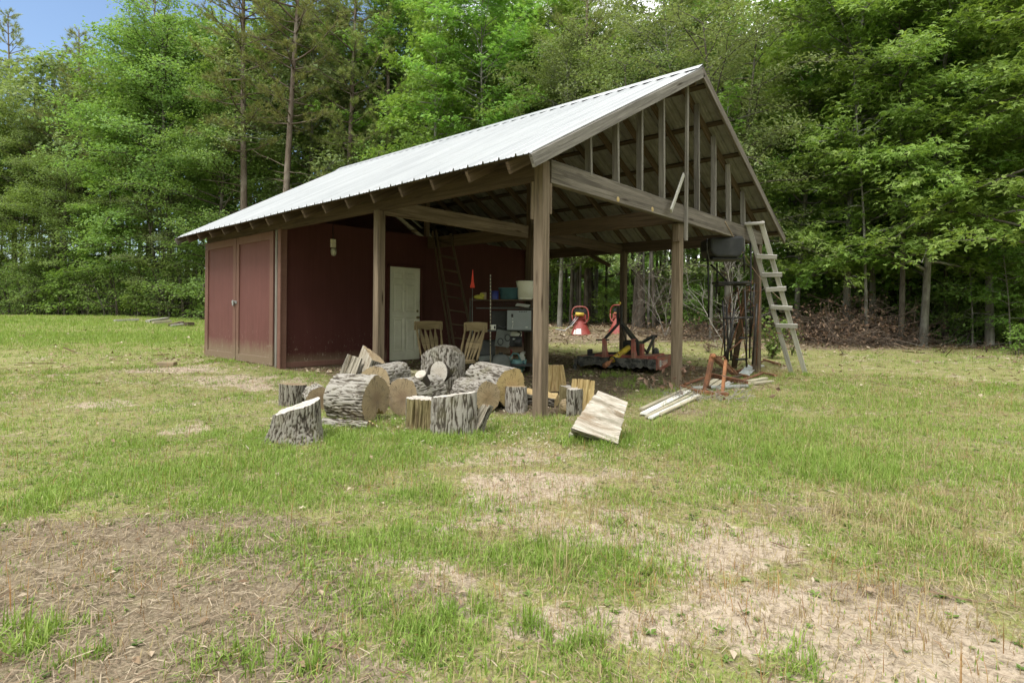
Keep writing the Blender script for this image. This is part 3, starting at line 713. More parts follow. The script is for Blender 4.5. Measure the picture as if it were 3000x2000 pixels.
# ------------------------------------------------------------------ grass
NR = np.random.default_rng(11)
def sector(n, r0, r1, half=52):
    r = np.sqrt(NR.uniform(r0*r0, r1*r1, n)); a = math.atan2(FW[1], FW[0])+NR.uniform(-R_(half), R_(half), n)
    return CAM[0]+r*np.cos(a), CAM[1]+r*np.sin(a), r
def blades(x, y, k, h, w, spread, lean, segs=2, hv=.45):
    """k blades round each tuft; returns V, F(list), rnd"""
    n = len(x); X = np.repeat(x, k)+NR.normal(0, 1, n*k)*np.repeat(spread, k); Y = np.repeat(y, k)+NR.normal(0, 1, n*k)*np.repeat(spread, k)
    hh = np.repeat(h, k)*NR.uniform(1-hv, 1+hv, n*k); ww = np.repeat(w, k)*NR.uniform(.7, 1.3, n*k)
    Z = terrain(X, Y)-.006
    a = NR.uniform(0, 2*math.pi, n*k); ln = np.abs(NR.normal(0, 1, n*k))*np.repeat(lean, k)
    dx, dy = np.cos(a), np.sin(a); sx, sy = -dy, dx
    B = np.stack([X, Y, Z], -1); S = np.stack([sx, sy, 0*sx], -1)*ww[:, None]*.5; D = np.stack([dx, dy, 0*dx], -1)
    up = np.array([0, 0, 1.])
    tr = np.repeat(NR.uniform(0, 1, n), k)*.6+NR.uniform(0, 1, n*k)*.4
    m = n*k
    c1 = np.cos(np.clip(ln*.6, 0, 1.3))[:, None]; s1 = np.sin(np.clip(ln*.6, 0, 1.3))[:, None]; c2 = np.cos(np.clip(ln*1.5, 0, 1.75))[:, None]; s2 = np.sin(np.clip(ln*1.5, 0, 1.75))[:, None]
    m1 = B+(up*c1+D*s1)*hh[:, None]*.5; tp = m1+(up*c2+D*s2)*hh[:, None]*.5
    if segs == 2:
        V = np.stack([B-S, B+S, m1+S*.8, m1-S*.8, tp], 1).reshape(-1, 3); i = np.arange(m)*5
        return V, [np.stack([i, i+1, i+2, i+3], -1), np.stack([i+3, i+2, i+4], -1)], np.repeat(tr, 5)
    V = np.stack([B-S, B+S, tp], 1).reshape(-1, 3); i = np.arange(m)*3
    return V, [np.stack([i, i+1, i+2], -1)], np.repeat(tr, 3)
def join(parts):
    Vs, Q, T, A = [], [], [], []; o = 0
    for V, Fs, a in parts:
        Vs.append(V); A.append(a)
        for f in Fs: (Q if f.shape[1] == 4 else T).append(f+o)
        o += len(V)
    F = []
    if Q: F.append(np.concatenate(Q))
    if T: F.append(np.concatenate(T))
    return np.concatenate(Vs), F, np.concatenate(A)
def stuff(name, parts, mat, label, cat):
    V, F, a = join(parts); me = np_mesh(name, V, F, False, None, {'rnd': np.clip(a, 0, 1)})
    o = link(name, me, mat); return setprops(o, label, cat, None, 'stuff')
def grow(n, r0, r1, kind):
    x, y, r = sector(n, r0, r1); s, l, d, g, w = masks(x, y)
    return x, y, r, s, l, d, g, w
LOGZONE = [(onz(1150, 1190), 1.6)]
gp, dp, rp = [], [], []
for (n, r0, r1, k, segs) in ((46000, 1.7, 6.2, 7, 2), (72000, 6.2, 13, 6, 2), (80000, 13, 27, 5, 1), (70000, 27, 48, 5, 1)):
    x, y, r, s, l, d, g, w = grow(n, r0, r1, 0)
    p = np.clip(g*1.0-.10, .05, .95); keep = NR.uniform(0, 1, n) < p
    x, y, r, g = x[keep], y[keep], r[keep], g[keep]
    lw = np.clip(r/9, 1, 4.2)
    big = np.clip(g, .3, 1.3)
    h = (.020+.036*big*NR.uniform(.4, 1.4, len(x)))*np.clip(.8+r/28, 1, 2.3); wd = .0040*lw*np.where(r > 12, 1.25, 1)*NR.uniform(.8, 1.3, len(x))
    gp.append(blades(x, y, k, h, wd, .028*lw**.6+.012*big, NR.uniform(.6, 1.5, len(x)), segs))
    # dry stalks between
    n2 = n//2; x, y, r, s, l, d, g, w = grow(n2, r0, r1, 1)
    dx = fbm(np.stack([x*.4, y*.4, 0*x+9], -1), 3, 77)
    rt = ((x-CAM[0])*RT[0]+(y-CAM[1])*RT[1])/np.maximum(r, .1)
    p = np.clip(.34+1.6*(dx-.5)+.35*np.clip(rt+.1, 0, 1)-.25*s-.9*d-.9*w-.2*g, 0.03, 1)*(1-.95*d)*(1-.9*w); keep = NR.uniform(0, 1, n2) < p
    x, y, r = x[keep], y[keep], r[keep]; lw = np.clip(r/9, 1, 4.2)
    h = .03+.08*NR.uniform(.2, 1, len(x))**3; dp.append(blades(x, y, max(3, k-3), h, .003*lw, .035*lw**.6, np.full(len(x), .9), segs))
    # reddish bleached wisps
    n3 = n//7; x, y, r, s, l, d, g, w = grow(n3, r0, r1, 2); keep = NR.uniform(0, 1, n3) < np.clip(.22*(1-d)*(1-w)+.06*s, 0, 1)
    x, y, r = x[keep], y[keep], r[keep]; lw = np.clip(r/9, 1, 4.2)
    rp.append(blades(x, y, 3, .05+.09*NR.uniform(0, 1, len(x))**2, .0024*lw, .03*lw**.6, np.full(len(x), .9), segs))
# ranker tufts where the photo shows them: round the logs, the near post and in the foreground
def tufts(lst, parts, k=26):
    for (px, py, rad, cnt, h, w_) in lst:
        c = G(px, py); a = NR.uniform(0, 2*math.pi, cnt); q = rad*np.sqrt(NR.uniform(0, 1, cnt))
        x = c[0]+q*np.cos(a); y = c[1]+q*np.sin(a)
        parts.append(blades(x, y, k, np.full(cnt, h*.78), np.full(cnt, w_*.8), np.full(cnt, .024), NR.uniform(.7, 1.5, cnt), 2))
tufts([(1690, 1292, .16, 9, .12, .006), (1760, 1302, .2, 12, .12, .006), (1820, 1300, .16, 9, .12, .006), (880, 1305, .35, 12, .10, .006), (1010, 1262, .35, 14, .12, .006), (1120, 1250, .25, 10, .12, .006), (1200, 1285, .25, 10, .10, .006), (1330, 1285, .35, 14, .12, .006), (1430, 1262, .3, 10, .11, .006), (1560, 1235, .3, 12, .11, .005), (1620, 1230, .3, 10, .1, .005), (1700, 1300, .3, 12, .12, .006), (1790, 1300, .3, 12, .11, .006),
       (1850, 1290, .4, 14, .11, .006), (1490, 1245, .3, 8, .1, .005), (1260, 1445, .16, 16, .14, .004), (2400, 1370, .5, 40, .17, .004), (2500, 1400, .35, 20, .18, .004), (2250, 1330, .5, 24, .13, .004), (950, 1915, .16, 9, .085, .007), (1315, 1795, .07, 4, .09, .006), (1260, 1880, .1, 6, .09, .006), (1090, 1780, .1, 6, .08, .005), (580, 1660, .14, 7, .07, .005), (850, 1620, .16, 6, .06, .006),
       (60, 1500, .2, 12, .12, .006), (30, 1870, .12, 8, .12, .006), (110, 1890, .1, 5, .09, .006), (690, 1940, .1, 5, .08, .007), (1570, 1830, .1, 5, .11, .006), (1590, 1640, .12, 7, .12, .005), (2320, 1925, .1, 6, .09, .006), (2430, 1630, .08, 4, .06, .006), (1900, 1130, .5, 16, .16, .006), (1830, 1105, .5, 14, .15, .006), (1750, 1100, .4, 10, .12, .005), (2330, 1105, .35, 10, .16, .005), (200, 1960, .1, 5, .07, .006), (1700, 1850, .14, 8, .1, .005), (1440, 1790, .1, 5, .09, .005)], gp)
tufts([(2270, 1095, .35, 12, .2, .005), (2250, 1080, .3, 8, .22, .005), (2560, 1480, .5, 24, .14, .004), (2700, 1560, .5, 24, .14, .004), (2800, 1650, .4, 18, .13, .004), (2900, 1500, .5, 20, .14, .004), (2480, 1520, .3, 10, .2, .0035), (1560, 1560, .1, 3, .22, .003), (1650, 1500, .2, 4, .2, .003), (2650, 1760, .3, 10, .14, .004), (1610, 1700, .08, 3, .26, .003)], dp, 14)
tufts([(1990, 1140, .22, 14, .17, .004), (2010, 1115, .25, 12, .15, .004), (2040, 1100, .3, 10, .14, .004), (1850, 1700, .2, 8, .13, .003), (1930, 1690, .2, 8, .13, .003), (2180, 1760, .2, 8, .14, .003), (1330, 1720, .2, 6, .1, .003), (2500, 1720, .2, 8, .14, .003)], rp, 5)
x, y, r, s_, l_, d_, g_, w_ = grow(9000, 2.2, 12, 3)      # long arching straw on the right of the yard
rt = ((x-CAM[0])*RT[0]+(y-CAM[1])*RT[1])/r; keep = NR.uniform(0, 1, len(x)) < np.clip((rt-.22)*1.5, 0, .6)*(1-s_*.6)*(1-d_)*(fbm(np.stack([x*.8, y*.8, 0*x+3], -1), 2, 91) > .45)
x, y, r = x[keep], y[keep], r[keep]; dp.append(blades(x, y, 3, .10+.16*NR.uniform(0, 1, len(x)), .0028*np.clip(r/7, 1, 2), np.full(len(x), .03), np.full(len(x), 1.15), 2))
tufts([(1690, 977, .5, 8, .16, .02), (1715, 977, .4, 6, .14, .02), (1800, 980, .5, 8, .15, .02), (1830, 979, .4, 5, .13, .02)], dp, 10)
stuff('grass', gp, M['grass'], 'patchy yellow green grass over the yard', 'grass')
stuff('dry_grass', dp, M['dry_grass'], 'straw coloured dead grass stalks among the green blades', 'dry grass')
stuff('reddish_grass', rp, M['rust_grass'], 'thin reddish brown grass wisps on the bare patches', 'dry grass')
# pine straw and dead leaves lying on the soil
def lying(n, r0, r1, ln, wd, fn, half=52, fold=0.0):
    x, y, r = sector(n, r0, r1, half); s, l, d, g, w = masks(x, y); keep = NR.uniform(0, 1, n) < np.clip(fn(s, l, d, g, w), 0, 1)
    x, y, r = x[keep], y[keep], r[keep]; m = len(x); a = NR.uniform(0, 2*math.pi, m); L = ln*NR.uniform(.5, 1.3, m)*.5; lw = np.clip(r/6, 1, 5); Wd = wd*NR.uniform(.6, 1.3, m)*.5*lw
    z = terrain(x, y)+.004+NR.uniform(0, .012, m)
    tl = NR.normal(0, .16, m); rl = NR.normal(0, .35, m)
    D = np.stack([np.cos(a), np.sin(a), tl], -1)*L[:, None]*(lw**.4)[:, None]; S = np.stack([-np.sin(a), np.cos(a), rl], -1)*Wd[:, None]
    C = np.stack([x, y, z+np.abs(tl)*L], -1); u = np.array([0, 0, 1.])*(Wd*fold)[:, None]
    if fold: V = np.stack([C-D, C-S*.9+u-D*.1, C+D, C+S*.9+u+D*.1, C], 1).reshape(-1, 3); i = np.arange(m)*5; F = [np.stack([i, i+1, i+4], -1), np.stack([i+1, i+2, i+4], -1), np.stack([i+2, i+3, i+4], -1), np.stack([i+3, i, i+4], -1)]; k = 5
    else: V = np.stack([C-D-S, C+D-S, C+D+S, C-D+S], 1).reshape(-1, 3); i = np.arange(m)*4; F = [np.stack([i, i+1, i+2, i+3], -1)]; k = 4
    return V, F, np.repeat(NR.uniform(0, 1, m), k)
stuff('pine_straw', [lying(24000, 1.7, 6.5, .075, .0026, lambda s, l, d, g, w: .12+.85*l-.5*s), lying(90000, 1.7, 7, .036, .0024, lambda s, l, d, g, w: .45+.4*l), lying(60000, 7, 13, .045, .003, lambda s, l, d, g, w: .4+.4*l), lying(26000, 6.5, 13, .1, .003, lambda s, l, d, g, w: .15+.6*l-.3*s), lying(18000, 13, 26, .12, .004, lambda s, l, d, g, w: .2+.8*l)], M['straw'], 'brown pine straw scattered over the soil', 'pine straw')
stuff('dead_leaves', [lying(2600, 1.7, 7, .045, .022, lambda s, l, d, g, w: .12+.4*l+.3*d, 52, .5), lying(9000, 7, 15, .055, .026, lambda s, l, d, g, w: .06+.3*l+.75*d, 52, .5), lying(30000, 13, 30, .07, .034, lambda s, l, d, g, w: .02+.9*l*(.3+w)+.3*d, 52, .5)], M['litter'], 'dry brown leaves lying on the ground', 'dead leaves')

def chips(n):
    c = np.array([G(*p)[:2] for p in ((900, 1270), (1050, 1250), (1180, 1240), (1330, 1275), (1430, 1240), (1560, 1215), (1660, 1230), (1760, 1300), (1600, 1280), (1480, 1270))])
    q = c[NR.integers(0, len(c), n)]+NR.normal(0, .33, (n, 2)); x, y = q[:, 0], q[:, 1]; z = terrain(x, y)+.012+NR.uniform(0, .02, n); a = NR.uniform(0, 6.28, n); L = NR.uniform(.004, .016, n)
    D = np.stack([np.cos(a), np.sin(a), NR.normal(0, .3, n)], -1)*L[:, None]; S = np.stack([-np.sin(a), np.cos(a), NR.normal(0, .3, n)], -1)*(L*NR.uniform(.2, .5, n))[:, None]; C = np.stack([x, y, z], -1)
    V = np.stack([C-D-S, C+D-S, C+D+S, C-D+S], 1).reshape(-1, 3); i = np.arange(n)*4
    return V, [np.stack([i, i+1, i+2, i+3], -1)], np.repeat(NR.uniform(0, 1, n), 4)
# low broad leaved weeds pressed to the soil, and snapped twigs
def rosettes(n, r0, r1):
    x, y, r = sector(n, r0, r1); s, l, d, g, w = masks(x, y); keep = NR.uniform(0, 1, n) < np.clip(.5-.5*d-.4*w, 0, 1); x, y = x[keep], y[keep]; k = 7; m = len(x)
    X, Y = np.repeat(x, k), np.repeat(y, k); a = NR.uniform(0, 6.28, m*k); L = np.repeat(NR.uniform(.012, .034, m), k)*NR.uniform(.7, 1.2, m*k); e = NR.uniform(.1, .7, m*k); z = terrain(X, Y)+.004
    D = np.stack([np.cos(a)*np.cos(e), np.sin(a)*np.cos(e), np.sin(e)], -1); S = np.stack([-np.sin(a), np.cos(a), 0*a], -1); C = np.stack([X, Y, z], -1)
    V = np.stack([C, C+D*L[:, None]*.55+S*L[:, None]*.26, C+D*L[:, None]-[0, 0, .004], C+D*L[:, None]*.55-S*L[:, None]*.26], 1).reshape(-1, 3); i = np.arange(m*k)*4
    return V, [np.stack([i, i+1, i+2, i+3], -1)], np.repeat(np.repeat(NR.uniform(0, .8, m), k)+NR.uniform(0, .2, m*k), 4)
stuff('wood_chips', [(lambda V, F, a: (V, F, a))(*chips(1500))], M['board'], 'pale wood chips and sawdust round the log pile', 'wood chips')
stuff('ground_weeds', [rosettes(1500, 1.7, 6.5), rosettes(2600, 6.5, 13)], M['vine'], 'small broad leaved weeds among the grass', 'weeds')
stuff('twig_litter', [lying(1500, 1.7, 7, .16, .005, lambda s, l, d, g, w: .25+.4*l), lying(2500, 7, 16, .2, .006, lambda s, l, d, g, w: .12+.4*l+.2*d), lying(5000, 14, 28, .35, .010, lambda s, l, d, g, w: .02+.6*w+.3*l)], M['dead_brush'], 'snapped brown twigs on the ground', 'twigs')
# ------------------------------------------------------------------ trees: shared leaf and trunk meshes, one thing per tree
def leafset(C, N_, size, kind, rng, asp=.5):
    """C (n,3) leaf bases, N_ (n,3) rough normals -> quads; kind 'oak' folded diamond, 'star' three fingers"""
    n = len(C); N_ = N_/np.linalg.norm(N_, axis=1, keepdims=True)
    t = rng.normal(0, 1, (n, 3)); t[:, 2] -= .5; t -= N_*np.sum(t*N_, 1, keepdims=True); t /= np.linalg.norm(t, axis=1, keepdims=True)
    s = np.cross(N_, t); sz = size*rng.uniform(.65, 1.3, n)[:, None]; r = rng.uniform(0, 1, n)
    if kind == 'star':
        V = []
        for a in (-1.05, 0, 1.05):
            d = t*math.cos(a)+s*math.sin(a); q = -t*math.sin(a)+s*math.cos(a); k = 1.0 if a == 0 else .85
            V += [C-d*.05*sz, C+d*.42*sz*k+q*.17*sz, C+d*sz*k-N_*.12*sz, C+d*.42*sz*k-q*.17*sz]
        V = np.stack(V, 1).reshape(-1, 3); i = np.arange(n*3)*4; rep = 12
    else:
        V = np.stack([C, C+t*.5*sz+s*asp*.5*sz+N_*.06*sz, C+t*sz-N_*.1*sz, C+t*.5*sz-s*asp*.5*sz+N_*.06*sz], 1).reshape(-1, 3); i = np.arange(n)*4; rep = 4
    return V, np.stack([i, i+1, i+2, i+3], -1), np.repeat(r, rep)
def tubes_np(polys, nside=5):
    Vs, Fs = [], []; o = 0
    for pts, rad, ns in polys:
        pts = np.asarray(pts, float); m = len(pts)
        d = np.gradient(pts, axis=0); d /= np.linalg.norm(d, axis=1, keepdims=True)+1e-9
        ref = np.array([1., 0, 0]) if abs(d[0][0]) < .8 else np.array([0, 1., 0])
        x = np.cross(d, ref); x /= np.linalg.norm(x, axis=1, keepdims=True)+1e-9; y = np.cross(d, x)
        a = np.arange(ns)*2*math.pi/ns
        V = pts[:, None]+(x[:, None]*np.cos(a)[None, :, None]+y[:, None]*np.sin(a)[None, :, None])*np.asarray(rad)[:, None, None]
        Vs.append(V.reshape(-1, 3)); k = np.arange(ns)
        for i in range(m-1): Fs.append(np.stack([o+i*ns+k, o+i*ns+(k+1) % ns, o+(i+1)*ns+(k+1) % ns, o+(i+1)*ns+k], -1))
        o += m*ns
    return np.concatenate(Vs), np.concatenate(Fs)
def trunk_line(rng, h, r, lean=.03, n=12, wob=.012):
    t = np.linspace(0, 1, n); ph = rng.uniform(0, 6, 2); az = rng.uniform(0, 6.28)
    x = math.cos(az)*lean*h*t**1.3+np.sin(t*5+ph[0])*wob*h*t; y = math.sin(az)*lean*h*t**1.3+np.sin(t*4+ph[1])*wob*h*t
    p = np.stack([x, y, t*h], -1); p -= p[0]; p[0, 2] = -.25
    rr = r*(1-.86*t); rr[0] = r*1.25; rr[1] = r*1.0
    return p, rr
def broadleaf(seed, h, r, base, profile, limbs, leaf, kind, per=30, tw=8, droop=.25, upb=.55, spray=.17, multi=1, lean=.03, asp=.5, flat=.55):
    """tapered trunk, limbs, twigs and sprays of leaves; profile(t) gives the crown's reach at height fraction t"""
    rng = np.random.default_rng(seed); polys = []; C = []; Nn = []
    for mlt in range(multi):
        p, rr = trunk_line(rng, h*rng.uniform(.9, 1.0), r, lean*(1+mlt)); polys.append((p, rr, 9))
        if mlt: p[:, :2] += rng.normal(0, .25, 2)
        tz = p[:, 2]/h
        for i in range(limbs//multi):
            t = base+(1-base)*((i+rng.uniform(0, .8))/(limbs//multi))**.9; t = min(t, .985)
            a = i*2.4+rng.normal(0, .5); P0 = np.array([np.interp(t, tz, p[:, k]) for k in range(3)])
            L = max(.35, profile((t-base)/(1-base))*rng.uniform(.6, 1.12)); el = upb*(.35+.9*t)+rng.normal(0, .26)
            m = 7; s = np.linspace(0, 1, m); d = np.array([math.cos(a), math.sin(a), 0])
            pts = P0+np.outer(s*L*math.cos(el), d)+np.outer(s*L*math.sin(el)-droop*L*s**2*rng.uniform(.4, 1.3), UP)
            pts += np.cumsum(rng.normal(0, .035*L, (m, 3)), 0)*(s[:, None])
            r0 = np.interp(t, tz, rr)*.45+.008; polys.append((pts, r0*(1-.85*s), 5))
            ntw = max(3, int(tw*L/2.2))
            for j in range(ntw):
                u = .25+.78*(j+rng.uniform(0, .7))/ntw; u = min(u, 1.0)
                Q = np.array([np.interp(u, s, pts[:, k]) for k in range(3)]); sd = 1 if j % 2 else -1
                b = a+sd*rng.uniform(.4, 1.3); l = (.28+.30*L*(1.15-u)*.6)*rng.uniform(.6, 1.3)
                e = rng.normal(.12, .22); tip = Q+np.array([math.cos(b)*math.cos(e), math.sin(b)*math.cos(e), math.sin(e)])*l
                if l > .3: polys.append((np.array([Q, (Q+tip)/2+[0, 0, .03], tip]), np.array([.010, .007, .003]), 3))
                k = max(5, int(per*rng.uniform(.6, 1.3)*min(1.4, l/.45)))
                f = rng.uniform(.15, 1.15, k)[:, None]; off = rng.normal(0, 1, (k, 3))*np.array([spray, spray, spray*flat])
                C.append(Q+(tip-Q)*f+off); out = np.array([math.cos(a), math.sin(a), 0])*.35
                Nn.append(rng.normal(0, .42, (k, 3))+UP+out)
    C = np.concatenate(C); Nn = np.concatenate(Nn); V, F, rd = leafset(C, Nn, leaf, kind, rng, asp)
    TV, TF = tubes_np(polys)
    # lightness varies from spray to spray as in a real crown
    rd = np.clip(rd*.65+.35*np.repeat(fbm(C*.9, 2, seed), len(rd)//len(C))*1.3-.05, 0, 1)
    return (TV, TF), (V, F, rd)
def pine(seed, h, r, base, reach, whorls, needle=.2, dens=1.0, dead=8):
    rng = np.random.default_rng(seed); polys = []; p, rr = trunk_line(rng, h, r, .02, 14, .006); polys.append((p, rr, 9)); tz = p[:, 2]/h; T = []; D = []
    for i in range(whorls):
        t = base+(1-base)*(i+rng.uniform(0, .6))/whorls; nb = rng.integers(3, 6); a0 = rng.uniform(0, 6.28)
        for q in range(nb):
            a = a0+q*6.28/nb+rng.normal(0, .3); P0 = np.array([np.interp(min(t, .99), tz, p[:, k]) for k in range(3)])
            tt = (t-base)/(1-base); L = reach*(1-tt**1.6*.86)*(.55+.45*min(1, tt*4))*rng.uniform(.55, 1.1)
            el = -.1+.75*tt+rng.normal(0, .15); m = 6; s = np.linspace(0, 1, m); d = np.array([math.cos(a), math.sin(a), 0])
            pts = P0+np.outer(s*L*math.cos(el), d)+np.outer(s*L*math.sin(el)+.16*L*s**2, UP)+np.cumsum(rng.normal(0, .03*L, (m, 3)), 0)*s[:, None]
            polys.append((pts, (.014+.012*L)*(1-.8*s), 4)); nt_ = max(4, int(5.5*L*dens))
            for j in range(nt_):
                u = .3+.72*(j+rng.uniform(0, .8))/nt_; u = min(u, 1); Q = np.array([np.interp(u, s, pts[:, k]) for k in range(3)])
                b = a+rng.choice([-1, 1])*rng.uniform(.3, 1.0); l = rng.uniform(.25, .75)*(.5+.3*L*(1.1-u)); e = rng.normal(.35, .25)
                dd = np.array([math.cos(b)*math.cos(e), math.sin(b)*math.cos(e), math.sin(e)]); tip = Q+dd*l
                polys.append((np.array([Q, tip]), np.array([.009, .005]), 3))
                for f in (1.0, .55): T.append(Q+dd*l*f+rng.normal(0, .05, 3)); D.append(dd+np.array([0, 0, .25]))
    for i in range(dead):
        t = base*rng.uniform(.35, .98); a = rng.uniform(0, 6.28); P0 = np.array([np.interp(t, tz, p[:, k]) for k in range(3)]); L = rng.uniform(.6, 2.2); s = np.linspace(0, 1, 5)
        pts = P0+np.outer(s*L, [math.cos(a), math.sin(a), rng.uniform(-.1, .35)])+np.cumsum(rng.normal(0, .05*L, (5, 3)), 0)*s[:, None]; polys.append((pts, .022*(1-.8*s), 4))
    T = np.array(T); D = np.array(D); D /= np.linalg.norm(D, axis=1, keepdims=True); K = 22; n = len(T)
    dr = rng.normal(0, 1, (n, K, 3)); dr /= np.linalg.norm(dr, axis=2, keepdims=True); dr = dr*.85+D[:, None]*.95; dr /= np.linalg.norm(dr, axis=2, keepdims=True)
    b0 = T[:, None]-D[:, None]*rng.uniform(0, .16, (n, K, 1)); tp = b0+dr*needle*rng.uniform(.7, 1.2, (n, K, 1)); sd = np.cross(dr, rng.normal(0, 1, (n, K, 3))); sd /= np.linalg.norm(sd, axis=2, keepdims=True); sd *= .0085
    V = np.stack([b0-sd, b0+sd, tp], 2).reshape(-1, 3); i = np.arange(n*K)*3
    rd = np.repeat(np.clip(np.repeat(rng.uniform(0, 1, n), K)*.5+rng.uniform(0, .5, n*K), 0, 1), 3)
    return tubes_np(polys), (V, np.stack([i, i+1, i+2], -1), rd)
PROTO = {}
def proto(key, data, bark, leaf):
    (TV, TF), (V, F, rd) = data
    a = np_mesh(key+'_trunk', TV, TF, True); a.materials.append(M[bark])
    b = np_mesh(key+'_crown', V, F, False, None, {'rnd': rd}); b.materials.append(M[leaf]); PROTO[key] = (a, b)
full = lambda R: (lambda t: R*(.45+.75*math.sin(math.pi*min(1, max(0, .12+.80*t)))))
cone = lambda R: (lambda t: R*(1.05-.85*t)*(.7+.3*min(1, t*5)))
shrubp = lambda R: (lambda t: R*(1.0-.6*t))
proto('gum_a', broadleaf(1, 15, .105, .13, cone(3.8), 86, .14, 'star', 28, 9, .30, .5), 'trunk_pale', 'gum')
proto('gum_b', broadleaf(2, 13, .085, .18, cone(3.4), 76, .14, 'star', 28, 9, .34, .45), 'trunk', 'gum')
proto('gum_c', broadleaf(3, 16, .115, .24, full(3.1), 80, .145, 'star', 26, 9, .25, .55), 'trunk_pale', 'gum')
proto('oak_a', broadleaf(4, 13, .13, .12, full(3.8), 78, .13, 'oak', 34, 9, .28, .5, .2, 1, .04, .55), 'trunk', 'oak')
proto('oak_b', broadleaf(5, 11, .16, .05, full(3.5), 76, .125, 'oak', 36, 9, .3, .45, .2, 1, .05, .55), 'trunk', 'oak')
proto('oak_c', broadleaf(6, 15, .13, .30, full(3.6), 70, .13, 'oak', 34, 9, .22, .6, .19, 1, .03, .5), 'trunk_pale', 'dull')
proto('dull_a', broadleaf(7, 10, .13, .18, full(2.9), 60, .115, 'oak', 36, 9, .3, .5, .18, 2, .06, .42), 'trunk', 'dull')
proto('pine_a', pine(8, 21, .19, .36, 3.3, 24), 'trunk_pine', 'needle')
proto('pine_b', pine(9, 19, .17, .42, 3.0, 20), 'trunk_pine', 'needle')
proto('pine_c', pine(10, 16, .16, .12, 3.4, 26), 'trunk_pine', 'needle')
proto('sap_a', broadleaf(11, 9, .055, .46, cone(1.5), 22, .15, 'star', 12, 7, .3, .4, .16, 1, .05), 'trunk_pale', 'gum')
proto('sap_b', broadleaf(12, 10, .065, .55, full(1.5), 22, .12, 'oak', 16, 7, .25, .4, .17, 1, .04), 'trunk', 'oak')
proto('sap_c', broadleaf(21, 7, .045, .16, cone(2.0), 40, .15, 'star', 14, 8, .35, .35, .16, 1, .06), 'trunk_pale', 'gum')
proto('shrub_a', broadleaf(13, 2.6, .03, .06, shrubp(1.3), 40, .105, 'oak', 20, 9, .3, .6, .14, 3, .12, .55), 'trunk', 'oak')
proto('shrub_b', broadleaf(14, 2.0, .025, .06, shrubp(1.2), 34, .12, 'star', 13, 8, .3, .6, .14, 3, .14), 'trunk', 'gum')
proto('wood_a', broadleaf(15, 16, .115, .40, full(3.4), 44, .26, 'oak', 14, 7, .25, .5, .3, 1, .03, .6), 'trunk', 'oak')
proto('wood_b', broadleaf(16, 14, .095, .34, full(3.1), 40, .26, 'oak', 14, 7, .25, .5, .3, 1, .03, .6), 'trunk', 'dull')
proto('pole_a', broadleaf(17, 13, .075, .62, full(2.0), 20, .24, 'oak', 11, 6, .2, .5, .28, 1, .03, .6), 'trunk', 'oak')
TR = random.Random(5)
KINDW = {'gum': 'sweetgum_tree', 'oak': 'oak_tree', 'dull': 'oak_tree', 'pine': 'pine_tree', 'sap': 'sapling', 'shrub': 'shrub', 'wood': 'woodland_tree', 'pole': 'slender_tree'}
def plant(key, px, d, sc, label, group=None, rot=None, zs=1.0, xs=1.0, tilt=0.0):
    """a tree standing on the ground in the direction of picture column px, d metres deep"""
    p = CAM+FW*d+RT*((px-1500)/FPX*d)
    t, c = PROTO[key]; kind = KINDW[key.split('_')[0]]
    r = bpy.data.objects.new(kind, None); COL.objects.link(r); r.empty_display_size = .3
    r.location = (p[0], p[1], gz(p[0], p[1])); r.rotation_euler = (tilt, 0, TR.uniform(0, 6.28) if rot is None else rot); r.scale = (sc*xs, sc*xs, sc*zs)
    a = bpy.data.objects.new('trunk', t); b = bpy.data.objects.new('crown', c)
    for o in (a, b): COL.objects.link(o); o.parent = r
    return setprops(r, label, kind.replace('_tree', ' tree').replace('_', ' ') if kind not in ('woodland_tree', 'slender_tree', 'oak_tree', 'pine_tree', 'sweetgum_tree') else 'tree', group)
ed = lambda px: float(np.interp(px, EDX, EDD))
